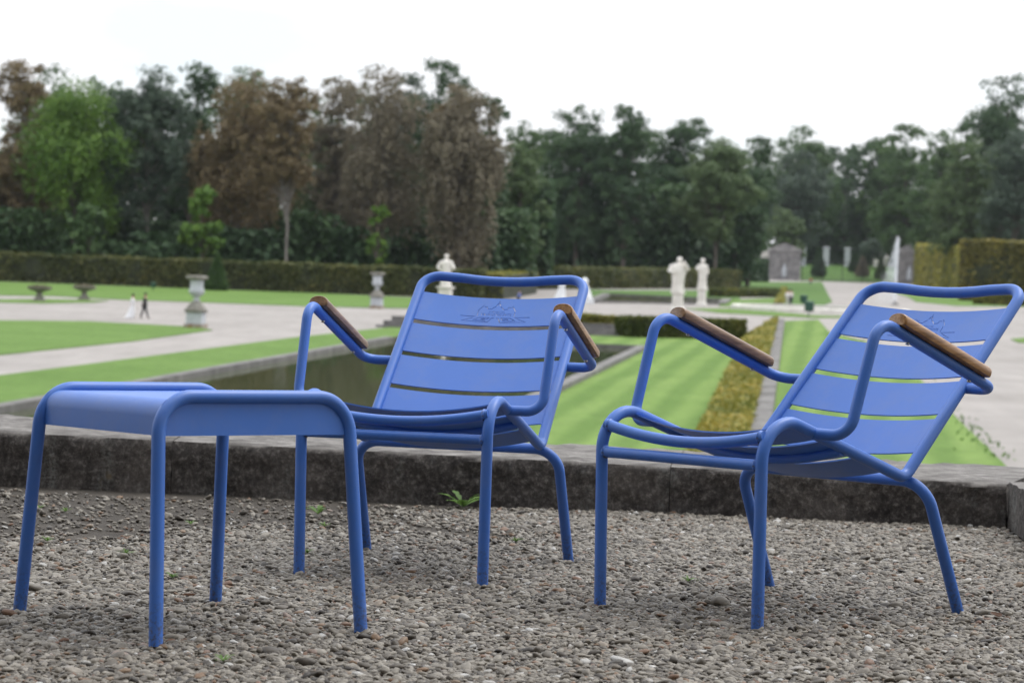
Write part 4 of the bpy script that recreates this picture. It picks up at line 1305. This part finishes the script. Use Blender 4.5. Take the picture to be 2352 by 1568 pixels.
# ================================================================== FAR GATE AND LODGES
# grassed bank rising behind the railings
bk = []
for (y, Y) in ((646.5, 545), (630, 575), (611, 605), (607, 680)):
    bk += [at(x, y + (x - 1850) * 0.033 * 0.4, Y) for x in (1690, 1850, 2010, 2170)]
f = [(r * 4 + c, r * 4 + c + 1, r * 4 + c + 5, r * 4 + c + 4) for r in range(3) for c in range(3)]
tag(mesh_obj("bank", bk, f, M_lawn_d, None, True), "grassy bank rising behind the far gate", None, None, "structure")
def lodge(label, x, ybase, w, ytop, Y, niche=True):
    p = at(x, ybase, Y)
    top = at(x, ytop, Y)
    H = (top.z - p.z)
    W = w * mpp(Y)
    root = empty("stone_lodge", p, -0.13); tag(root, label, "lodge")
    hw = H * 0.76
    rnd = random.Random(int(x))
    # courses of rusticated blocks around a plain core
    MB().box((0, 2.6, hw / 2 - 0.2), (W * 0.96, 5.0, hw + 0.4)).build("core", M_stone_old, root, False)
    rows = 9
    for r in range(rows):
        z0, z1 = hw * r / rows, hw * (r + 1) / rows
        cuts = [-W / 2, -W * 0.30, -W * 0.13, W * 0.13, W * 0.30, W / 2] if r % 2 else [-W / 2, -W * 0.36, -W * 0.13, W * 0.13, W * 0.36, W / 2]
        for a, b in zip(cuts[:-1], cuts[1:]):
            if abs(a + b) < 0.01 and 1 <= r <= 5: continue
            MB().box(((a + b) / 2, rnd.uniform(-0.03, 0.03), (z0 + z1) / 2), (b - a - 0.06, 0.45, z1 - z0 - 0.06), 0, 0.03).build("stone_block", M_stone_old, root, False)
    MB().box((0, 2.5, hw + 0.22), (W * 1.08, 6.0, 0.44), 0, 0.06).build("cornice", M_stone_old, root, False)
    g = [(-W * 0.54, -0.45, hw + 0.44), (W * 0.54, -0.45, hw + 0.44), (0, -0.45, H), (-W * 0.54, 5.4, hw + 0.44), (W * 0.54, 5.4, hw + 0.44), (0, 5.4, H)]
    mesh_obj("roof", g, [(0, 1, 2), (5, 4, 3), (0, 3, 4, 1), (1, 4, 5, 2), (2, 5, 3, 0)], M_stone_old, root, False)
    # niche with its pale figure
    MB().lathe([(0.55, hw * 0.12), (0.62, hw * 0.2), (0.5, hw * 0.35), (0.42, hw * 0.45), (0.2, hw * 0.49), (0.26, hw * 0.54), (0.1, hw * 0.59)], 12, (0, 0.0, 0)).build("niche_figure", M_stone_urn, root)
    return root
lodge("weathered stone lodge with pediment and niche left of the far gate", 1801, 644, 74, 557, 543)
lodge("weathered stone lodge half hidden behind the fountain jet", 2088, 651, 66, 560, 540)
def pier(label, x, ybase, ytop, w, Y):
    p, t = at(x, ybase, Y), at(x, ytop, Y)
    H, W = t.z - p.z, w * mpp(Y) / 2
    r = empty("gate_pier", p); tag(r, label, "pier", "pale piers of the far gate")
    MB().lathe([(W * 1.15, -1), (W * 1.15, H * 0.08), (W, H * 0.10), (W * 0.96, H * 0.9)], 4, sq=True).build("shaft", M_stone_urn, r, False)
    MB().lathe([(W * 1.02, H * 0.9), (W * 1.3, H * 0.94), (W * 1.3, H * 0.97), (W * 0.9, H)], 4, sq=True).build("capital", M_stone_urn, r, False)
pier("pale gate pier beside the left lodge", 1844, 614, 568, 11, 606)
pier("pale gate pier just right of the dark cone", 1896.5, 613, 567, 13, 606)
pier("pale gate pier left of the round bush", 1945.5, 614, 569, 12, 606)
tree("round_bush", "round dark bush right of the gate piers", 2000, 548, 36, 600, "grey", 3600, 0.02, seed=71, nlobes=9, zb=at(2000, 612, 600).z, cat="bush")
# iron railings
rl = empty("iron_railings", at(1840, 645, 544)); tag(rl, "thin black iron railings across the far gate", "railings")
a, b = at(1842, 645, 544) - rl.location, at(2066, 651, 544) - rl.location
NB = 34
for k in range(NB + 1):
    p = a.lerp(b, k / NB)
    big = k % 7 == 0
    MB().tube([p - Vector((0, 0, 0.3)), p + Vector((0, 0, 5.4 if big else 4.6))], 0.11 if big else 0.035, 6).build("post" if big else "bar", M_iron, rl)
for z in (0.35, 4.4):
    MB().tube([a + Vector((0, 0, z)), b + Vector((0, 0, z))], 0.05, 6).build("rail", M_iron, rl)
pw = empty("garden_wall", at(1750, 600, 548)); tag(pw, "scrap of pale stone wall left of the lodge", "wall")
MB().box((0, 0.4, at(1750, 576, 548).z - pw.location.z - 0.8), (3.4, 0.8, 1.5), 0, 0.05).build("coping", M_stone_pale, pw, False)
MB().box((0, 0.4, -1.5), (3.1, 0.7, 5.6), 0, 0.05).build("masonry", M_stone_old, pw, False)
pw2 = empty("garden_wall", at(2024, 598, 620)); tag(pw2, "pale domed stone left of the fountain jet", "wall")
MB().lathe([(2.0, -4), (2.0, 0.2), (2.2, 0.4), (1.9, 1.0), (1.2, 1.7), (0.2, 2.1)], 16).build("masonry", M_stone_pale, pw2)

# fountain jet: a plume of spray drops
def jet():
    rng = np.random.default_rng(8)
    base, top = gp(2044, 700), None
    Y = base.y
    top = at(2063, 545, Y); base = Vector((at(2056, 700, Y).x, Y, gz(Y)))
    H = top.z - base.z
    root = empty("fountain_jet", base); tag(root, "white fountain jet blown to the left above the right chair", "fountain")
    n = 5200
    t = rng.uniform(0, 1, n) ** 0.8
    P = np.empty((n, 3))
    z = H * (1 - t ** 1.0)
    fall = rng.uniform(0, 1, n) ** 1.4                   # 0: rising column, 1: falling veil
    dx = mpp(Y) * (fall * t * 46 + rng.normal(size=n) * (1.4 + 3.2 * t * fall))
    P[:, 0] = (top.x - base.x) * (1 - t) - dx + mpp(Y) * 4 * (1 - t) * rng.normal(size=n) * 0.5
    P[:, 1] = rng.normal(size=n) * 0.35
    P[:, 2] = np.maximum(0.1, z + rng.normal(size=n) * 0.15)
    np_mesh("spray", cards(P, 0.075, rng, 0.0, 1.6), 4, M_spray, root, rng.uniform(0, 1, n))
    pts = [Vector((0, 0, 0)), Vector(((top.x - base.x) * 0.5, 0, H * 0.5)), Vector((top.x - base.x, 0, H))]
    MB().tube(pts, [0.07, 0.09, 0.10], 8).build("water_column", M_spray, root)
    MB().lathe([(0.5, -0.2), (0.5, 0.15), (0.15, 0.2), (0.12, 0.5)], 12).build("nozzle", M_stone_grey, root)
jet()

# ================================================================== URNS, PLANTERS, STATUES
def urn(label, x, y, sc):
    p = gp(x, y)
    r = empty("stone_urn", p, -0.13); r.scale = (sc,) * 3
    tag(r, label, "urn", "white stone urns on pedestals")
    MB().lathe([(0.56, -0.3), (0.56, 0.25)], 4, sq=True).build("plinth", M_stone_rust, r, False)
    MB().lathe([(0.475, 0.25), (0.455, 0.92)], 4, sq=True).build("pedestal", M_stone_urn, r, False)
    MB().lathe([(0.54, 0.92), (0.56, 1.05), (0.44, 1.2), (0.24, 1.5), (0.17, 1.58)], 4, sq=True).build("cap", M_stone_moss, r, False)
    MB().lathe([(0.20, 1.58), (0.21, 1.63), (0.13, 1.70), (0.14, 1.76), (0.30, 1.88), (0.43, 2.02), (0.455, 2.14), (0.42, 2.24), (0.385, 2.30), (0.385, 2.72), (0.40, 2.76)], 28).build("bowl", M_stone_urn, r)
    MB().lathe([(0.40, 2.76), (0.50, 2.80), (0.60, 2.86), (0.61, 2.93), (0.58, 3.0), (0.50, 3.03), (0.44, 2.9), (0.1, 2.86)], 28).build("rim", M_stone_moss, r)
    rg = random.Random(int(x))
    for k in range(14):
        a = 2 * pi * k / 14
        MB().lathe([(0.05, -0.06), (0.10, 0), (0.04, 0.07)], 8).build("carving", M_stone_moss, r, loc=(0.58 * math.cos(a), 0.58 * math.sin(a), 2.93 + rg.uniform(-0.03, 0.03)))
urn("tall white stone urn on a pedestal near the walking couple", 449, 753.7, 1.0)
urn("white stone urn on a pedestal further off by the hedge", 865, 708.5, 0.955)
def planter(label, x, y, sd):
    p = gp(x, y)
    r = empty("stone_planter", p); tag(r, label, "planter", "flat stone bowls on the left lawn")
    MB().lathe([(0.42, -0.2), (0.42, 0.12), (0.36, 0.2), (0.20, 0.42), (0.17, 0.62), (0.25, 0.72)], 4, sq=True).build("foot", M_stone_moss, r, False)
    MB().lathe([(0.25, 0.72), (0.55, 0.80), (0.85, 0.92), (0.95, 1.0), (0.95, 1.06), (0.86, 1.05), (0.1, 1.0)], 28).build("bowl", M_stone_moss, r)
    rng = np.random.default_rng(sd)
    n = 500
    a = rng.uniform(0, 2 * pi, n); q = np.sqrt(rng.uniform(0, 1, n)) * 0.85
    P = np.stack([q * np.cos(a), q * np.sin(a), 1.05 + rng.uniform(0, 0.18, n) * (1.2 - q)], 1)
    np_mesh("plants", cards(P, 0.14, rng), 4, LEAF["drab"], r, rng.uniform(0, 1, n))
planter("flat stone bowl planter nearest the left edge", 90, 692, 1)
planter("flat stone bowl planter right of its twin", 193, 689.5, 2)

def figure(mb, H, rings, seed, folds=9, amp=0.06):
    """draped standing figure: stacked uneven rings from hem to crown"""
    rng = random.Random(seed)
    n = 28
    v, f = [], []
    ph = rng.uniform(0, 6)
    for (z, rx, ry, cx, cy) in rings:
        for i in range(n):
            a = 2 * pi * i / n
            k = 1 + amp * math.sin(a * folds + z * 3.0 + ph) * (1 if z < 0.80 else 0.15) + 0.5 * amp * math.sin(a * 4 - z * 9 + ph)
            v.append(((cx + rx * k * math.cos(a)) * H, (cy + ry * k * math.sin(a)) * H, z * H))
    for j in range(len(rings) - 1):
        for i in range(n): f.append((j * n + i, j * n + (i + 1) % n, (j + 1) * n + (i + 1) % n, (j + 1) * n + i))
    f += [tuple(range(n))[::-1], tuple((len(rings) - 1) * n + i for i in range(n))]
    mb.add(v, f)
HEAD = [(0.855, 0.035, 0.035, 0, 0), (0.875, 0.050, 0.055, 0, -0.005), (0.905, 0.062, 0.068, 0, -0.006), (0.94, 0.066, 0.072, 0, 0), (0.97, 0.056, 0.062, 0, 0.004), (0.992, 0.03, 0.035, 0, 0.006), (1.0, 0.005, 0.005, 0, 0.006)]
def statue(label, x, ybase, yped, ytop, pw, Y, rings, arms, mt, seed, plinth=True):
    p = at(x, ybase, Y); p.z = gz(Y)
    zp = at(x, yped, Y).z - p.z; zt = at(x, ytop, Y).z - p.z
    W = pw * mpp(Y) / 2
    r = empty("stone_statue", p, -0.2); tag(r, label, "statue")
    if plinth: MB().lathe([(W * 1.3, -0.3), (W * 1.3, zp * 0.10), (W * 1.05, zp * 0.18)], 4, sq=True).build("plinth", M_stone_pale, r, False)
    MB().lathe([(W, zp * 0.15), (W * 0.97, zp * 0.88)], 4, sq=True).build("pedestal", M_stone_pale, r, False)
    MB().lathe([(W * 1.0, zp * 0.88), (W * 1.28, zp * 0.93), (W * 1.32, zp * 0.97), (W * 1.2, zp)], 4, sq=True).build("cornice", M_stone_pale, r, False)
    H = zt - zp
    mb = MB()
    figure(mb, H, rings, seed)
    for pts, rad in arms: mb.tube([Vector(q) * H for q in pts], [k * H for k in rad], 10)
    o = mb.build("figure", mt, r, True, 70, loc=(0, 0, zp))
    return r
RA = [(0, .155, .14, -.02, 0), (.04, .165, .15, -.02, 0), (.12, .15, .135, -.02, 0), (.28, .145, .13, -.01, 0), (.45, .16, .14, -.01, 0), (.56, .175, .14, 0, 0), (.66, .19, .14, .0, 0), (.75, .185, .13, 0, 0), (.80, .15, .11, .005, 0), (.835, .07, .07, .01, 0)]
statue("pale cloaked stone statue on a pedestal, left of the pair", 1556, 713, 671, 590, 23, gp(1556, 713).y, [(z, a * 1.14, b * 1.1, c, d) for z, a, b, c, d in RA] + [(z, a * 1.3, b * 1.3, c + .02, d) for z, a, b, c, d in HEAD],
       [([(.19, -.02, .77), (.26, -.06, .66), (.21, -.14, .76), (.15, -.13, .88)], [.055, .052, .045, .035]), ([(-.2, 0, .76), (-.26, -.08, .60), (-.1, -.2, .55)], [.055, .05, .04])], M_stone_pale, 1)
RB = [(0, .14, .13, 0, 0), (.05, .15, .14, 0, 0), (.15, .13, .12, 0, 0), (.35, .115, .11, .01, 0), (.52, .135, .12, .01, 0), (.62, .12, .105, 0, 0), (.72, .14, .11, 0, 0), (.79, .12, .09, 0, 0), (.83, .05, .05, 0, 0)]
statue("slim cream stone statue on a tall pedestal, right of the pair", 1611, 702, 663, 593, 18, gp(1611, 702).y, [(z, a * 1.1, b * 1.08, c, d) for z, a, b, c, d in RB] + [(z, a * 1.2, b * 1.2, c, d) for z, a, b, c, d in HEAD],
       [([(-.12, 0, .77), (-.2, -.03, .67), (-.12, -.1, .6)], [.045, .042, .03]), ([(.12, 0, .77), (.16, -.02, .62), (.19, -.06, .50)], [.045, .04, .03])], M_stone_pale, 2)
statue("pale stone figure on a square pedestal behind the left chair's top rail", 1022, 706, 658, 583, 28, gp(1022, 706).y, [(z, a * 1.15, b * 1.1, c, d) for z, a, b, c, d in RB] + HEAD,
       [([(-.13, 0, .77), (-.25, -.04, .60), (-.15, -.12, .48)], [.055, .05, .04]), ([(.13, 0, .77), (.23, -.04, .60), (.27, -.12, .55)], [.055, .05, .045])], M_stone_pale, 3)
# two white seated beasts on low blocks
def beast(label, x, ybase, ytop, Y, sd, flip=1):
    p = at(x, ybase, Y); p.z = gz(Y)
    H = at(x, ytop, Y).z - p.z
    r = empty("stone_sculpture", p); tag(r, label, "statue")
    MB().box((0, 0, H * 0.08), (H * 0.66, H * 0.9, H * 0.22), 0, 0.04).build("base", M_stone_white, r, False)
    mb = MB()
    figure(mb, H, [(.19, .26, .34, 0, 0), (.26, .27, .35, 0, 0), (.36, .25, .30, .01 * flip, -.02), (.50, .21, .24, .03 * flip, -.05), (.62, .18, .19, .05 * flip, -.07), (.72, .15, .15, .06 * flip, -.08), (.80, .15, .16, .06 * flip, -.09), (.90, .15, .17, .06 * flip, -.10), (.96, .11, .13, .05 * flip, -.09), (1.0, .03, .03, .05 * flip, -.08)], sd, 7, 0.03)
    for sx in (-.12, .12):
        mb.tube([Vector((sx * H, -.2 * H, .5 * H)), Vector((sx * H, -.28 * H, .3 * H)), Vector((sx * H, -.36 * H, .19 * H))], [.07 * H, .06 * H, .06 * H], 10)
    mb.build("figure", M_stone_white, r, True, 80)
beast("squat white stone beast seen through the left chair's back", 1286, 699, 648, gp(1286, 699).y, 5, 1)
beast("taller white stone beast just right of the left chair's back", 1344, 697, 638, gp(1344, 697).y, 6, -1)

# ================================================================== BINS AND PEOPLE
def bin_(label, x, ybase, ytop, w):
    p = gp(x, ybase); Y = p.y
    H = at(x, ytop, Y).z - p.z; W = w * mpp(Y) / 2
    r = empty("litter_bin", p); tag(r, label, "bin", "dark green litter bins in the garden")
    MB().tube([(0, 0, -0.1), (0, 0, H * 0.95)], 0.05, 8).build("post", M_bin, r)
    MB().lathe([(W * 0.75, H * 0.38), (W * 0.85, H * 0.42), (W, H * 0.95), (W * 0.92, H * 0.95), (W * 0.8, H * 0.5)], 14, (0, -W * 0.6, 0)).build("bucket", M_bin, r)
    MB().lathe([(W * 1.05, H * 0.97), (W * 1.0, H), (0.05, H * 1.04)], 14, (0, -W * 0.6, 0)).build("lid", M_bin, r)
bin_("green litter bin nearer the round basin", 1857, 729, 692, 24)
bin_("green litter bin beside the far couple", 1845, 705, 678, 18)
bin_("small green litter bin against the left hedge", 352, 668, 648, 12)

def cloth(name, c): return simple(name, [(0.3, tuple(k * 0.8 for k in c)), (0.7, c)], 8, 0.85)
M_skin = cloth("skin", (0.50, 0.30, 0.22)); M_hair = cloth("dark_hair", (0.03, 0.02, 0.015))
M_suit = cloth("dark_suit", (0.022, 0.025, 0.03)); M_dress = cloth("white_dress", (0.80, 0.80, 0.82)); M_shirt = cloth("pale_shirt", (0.62, 0.60, 0.58))
M_red = cloth("red_top", (0.55, 0.09, 0.06)); M_bluec = cloth("blue_top", (0.07, 0.14, 0.42)); M_jeans = cloth("dark_trousers", (0.03, 0.035, 0.05)); M_shoe = cloth("black_shoes", (0.015, 0.015, 0.015))
def skin_obj(name, verts, edges, radii, mt, parent, root=0):
    me = bpy.data.meshes.new(name)
    me.from_pydata(verts, edges, [])
    o = bpy.data.objects.new(name, me); col.objects.link(o)
    md = o.modifiers.new("skin", 'SKIN')
    bpy.context.view_layer.objects.active = o
    if not me.skin_vertices: me.attributes
    for k, r in enumerate(radii): me.skin_vertices[0].data[k].radius = (r, r)
    me.skin_vertices[0].data[root].use_root = True
    md.use_smooth_shade = True
    sb = o.modifiers.new("sub", 'SUBSURF'); sb.levels = 1; sb.render_levels = 1
    bpy.context.view_layer.update()
    dg = bpy.context.evaluated_depsgraph_get()
    nm = bpy.data.meshes.new_from_object(o.evaluated_get(dg))
    o.modifiers.clear()
    o.data = nm
    nm.materials.clear(); nm.materials.append(mt)
    nm.polygons.foreach_set("use_smooth", [True] * len(nm.polygons))
    o.parent = parent
    return o
def person(label, x, y, hpx, heading, top, bottom, stride=0.18, dress=None, bend=0.0, hair=M_hair):
    p = gp(x, y); H = hpx * mpp(p.y) / 1.75
    r = empty("person", p, heading); r.scale = (H,) * 3
    tag(r, label, "person")
    b = bend
    # facing +X; joints: pelvis, chest, neck, head, arms, legs (walking)
    J = [(0, 0, .93), (.02 + b * .3, 0, 1.18), (.03 + b, 0, 1.42), (.04 + b * 1.15, 0, 1.50), (.06 + b * 1.25, 0, 1.60), (.06 + b * 1.3, 0, 1.72),
         (.03 + b, .19, 1.40), (.0 + b, .23, 1.15), (.10 + b, .22, .92), (.03 + b, -.19, 1.40), (.04 + b, -.23, 1.14), (-.04 + b, -.22, .90),
         (0, .09, .90), (stride * .55, .09, .50), (stride, .09, .08), (stride + .14, .09, .03), (0, -.09, .90), (-stride * .35, -.09, .50), (-stride, -.09, .10), (-stride + .13, -.09, .03)]
    E_ = [(0, 1), (1, 2), (2, 3), (3, 4), (4, 5), (2, 6), (6, 7), (7, 8), (2, 9), (9, 10), (10, 11), (0, 12), (12, 13), (13, 14), (14, 15), (0, 16), (16, 17), (17, 18), (18, 19)]
    Rr = [.14, .14, .10, .055, .095, .07, .062, .05, .036, .062, .05, .036, .09, .065, .045, .04, .09, .065, .045, .04]
    skin_obj("body", J, E_, Rr, M_skin, r)
    skin_obj("jacket", [J[0], J[1], J[2], J[6], J[7], tuple(Vector(J[7]).lerp(Vector(J[8]), .85)), J[9], J[10], tuple(Vector(J[10]).lerp(Vector(J[11]), .85))],
             [(0, 1), (1, 2), (2, 3), (3, 4), (4, 5), (2, 6), (6, 7), (7, 8)], [.165, .165, .115, .078, .064, .05, .078, .064, .05], top, r)
    if dress is None:
        skin_obj("trousers", [J[0], J[12], J[13], J[14], J[16], J[17], J[18]], [(0, 1), (1, 2), (2, 3), (0, 4), (4, 5), (5, 6)], [.155, .105, .078, .062, .105, .078, .062], bottom, r)
        for k in (14, 18):
            skin_obj("shoe", [J[k], J[k + 1]], [(0, 1)], [.055, .05], M_shoe, r)
    else:
        mb = MB()
        figure(mb, 1.0, [(.02, .36, .26, -.20, 0), (.12, .32, .24, -.14, 0), (.35, .25, .21, -.07, 0), (.65, .19, .19, -.02, 0), (.9, .155, .16, 0, 0), (1.08, .125, .14, .01, 0), (1.2, .14, .15, .02, 0)], 4, 9, 0.05)
        mb.build("skirt", dress, r)
    h = MB().lathe([(.09, -.07), (.108, 0), (.10, .06), (.06, .11), (.01, .125)], 14).build("hair", hair, r, loc=(.045 + b * 1.25, 0, 1.655))
    return r
person("woman in a long white wedding dress walking on the gravel", 303, 730.5, 56, -0.12, M_dress, M_dress, 0.08, M_dress)
person("man in a dark suit walking ahead of the bride", 331, 731.5, 59, -0.12, M_suit, M_suit, 0.24)
person("person in a pale top walking by the golden strip", 1816, 706, 42, 2.0, M_shirt, M_jeans, 0.08)
person("person in white half hidden beside the pale topped walker", 1809, 705, 40, 2.0, M_dress, M_shirt, 0.08)
person("tiny person in a red top on the far gravel walk", 1862, 655, 18, 1.6, M_red, M_jeans, 0.05)
person("person in blue seen just above the left chair's top slat", 1190, 704, 38, 0.4, M_bluec, M_jeans, 0.08, None, 0.1)

# ================================================================== WEEDS AND DEAD LEAVES ON THE TERRACE
def tp(x, y):
    d = ray(x, y); t = -CAM_H / d.z
    return Vector((0, 0, CAM_H)) + d * t
def weed(label, x, y, n, ln, wd, seed, lobed=True):
    rg = random.Random(seed)
    p = tp(x, y)
    r = empty("weed", p); tag(r, label, "weed")
    for k in range(n):
        a = 2 * pi * k / n + rg.uniform(-.3, .3)
        el = rg.uniform(0.35, 1.1)
        l = ln * rg.uniform(0.7, 1.15)
        v, f = [], []
        ns = 8
        for i in range(ns + 1):
            t = i / ns
            d = l * t; z = l * (t * math.sin(el) - 0.55 * t * t * math.sin(el)) + 0.004
            w = wd * (math.sin(pi * min(1, t * 1.02)) ** 0.7 * (0.6 + 0.6 * t)) * ((0.55 + 0.45 * (i % 2)) if lobed else 1) + 0.0006
            c, s = math.cos(a), math.sin(a)
            x0, y0 = d * math.cos(el) * c, d * math.cos(el) * s
            v += [(x0 - s * w, y0 + c * w, z + 0.2 * w), (x0, y0, z), (x0 + s * w, y0 - c * w, z + 0.2 * w)]
        for i in range(ns):
            for j in (0, 1): f.append((i * 3 + j, i * 3 + j + 1, i * 3 + j + 4, i * 3 + j + 3))
        o = mesh_obj("leaf", v, f, LEAF["weed"], r)
        at_ = o.data.attributes.new("tint", 'FLOAT', 'FACE'); at_.data.foreach_set("value", [rg.uniform(0.1, 0.9)] * len(f))
weed("dandelion rosette at the foot of the parapet behind the left chair", 1064, 1167, 10, 0.11, 0.015, 1)
weed("pale green seedling between the stool leg and the left chair", 731, 1183, 5, 0.065, 0.011, 2)
weed("small seedling at the parapet foot behind the stool", 160, 1112, 4, 0.06, 0.012, 3, False)
for k, (x, y) in enumerate([(92, 1170), (150, 1178), (438, 1207), (108, 1246), (1185, 1247), (290, 1275), (1582, 1338), (705, 1274), (745, 1212), (395, 1330), (512, 1523)]):
    where = ["beside the stool's left leg", "a little right of the stool's left leg", "under the middle of the stool", "at the stool's left leg, nearer", "under the left chair's seat", "under the stool, left part",
             "under the right chair's front", "by the left chair's front left foot", "between stool and left chair", "behind the stool's near leg", "at the bottom edge of the picture"][k]
    weed("tiny tuft of thin grass in the gravel " + where, x, y, 12, 0.030, 0.0016, 10 + k, False)
def dead_leaf(label, x, y, ln, rz, seed):
    rg = random.Random(seed)
    p = tp(x, y)
    v, f = [], []
    ns = 8
    for i in range(ns + 1):
        t = i / ns
        w = ln * 0.32 * math.sin(pi * t) ** 0.8 * (1 + 0.15 * (i % 2)) + 0.0006
        z = 0.008 + ln * 0.25 * (t - 0.5) ** 2 * 4 * 0.5
        v += [((t - .5) * ln, w, z + w * 0.5), ((t - .5) * ln, 0, z), ((t - .5) * ln, -w, z + w * 0.35)]
    for i in range(ns):
        for j in (0, 1): f.append((i * 3 + j, i * 3 + j + 1, i * 3 + j + 4, i * 3 + j + 3))
    o = mesh_obj("dead_leaf", v, f, LEAF["dry"], None, loc=p)
    o.rotation_euler = (rg.uniform(-.2, .2), rg.uniform(-.2, .2), rz)
    o.data.attributes.new("tint", 'FLOAT', 'FACE').data.foreach_set("value", [rg.uniform(0.2, 0.9)] * len(f))
    tag(o, label, "leaf")
dead_leaf("curled brown leaf at the parapet behind the right chair", 1838, 1184, 0.07, 0.2, 1)
dead_leaf("brown leaf at the parapet beside the left chair's rear leg", 864, 1141, 0.06, 0.7, 2)
dead_leaf("small dark leaf lying under the stool near its back leg", 436, 1376, 0.03, 0.5, 3)
dead_leaf("small orange brown leaf near the right chair's rear foot", 2288, 1422, 0.035, 2.0, 4)
dead_leaf("small brown leaf along the parapet right of the curled one", 1890, 1192, 0.045, 1.2, 5)

# ================================================================== AIR
hv = [(-900, -80, -12), (900, -80, -12), (900, 1650, -12), (-900, 1650, -12), (-900, -80, 75), (900, -80, 75), (900, 1650, 75), (-900, 1650, 75)]
hz_o = mesh_obj("haze", hv, [(3, 2, 1, 0), (4, 5, 6, 7), (0, 1, 5, 4), (1, 2, 6, 5), (2, 3, 7, 6), (3, 0, 4, 7)], None, None, False)
hm = bpy.data.materials.new("thin_air"); hm.use_nodes = True
hm.node_tree.nodes.clear()
ho = hm.node_tree.nodes.new("ShaderNodeOutputMaterial")
hp = hm.node_tree.nodes.new("ShaderNodeVolumePrincipled")
hp.inputs['Color'].default_value = (0.86, 0.92, 1.0, 1)
hp.inputs['Density'].default_value = 0.00005
hp.inputs['Anisotropy'].default_value = 0.2
hm.node_tree.links.new(hp.outputs[0], ho.inputs['Volume'])
hz_o.data.materials.append(hm)
tag(hz_o, "thin bluish air over the garden", "haze", None, "stuff")
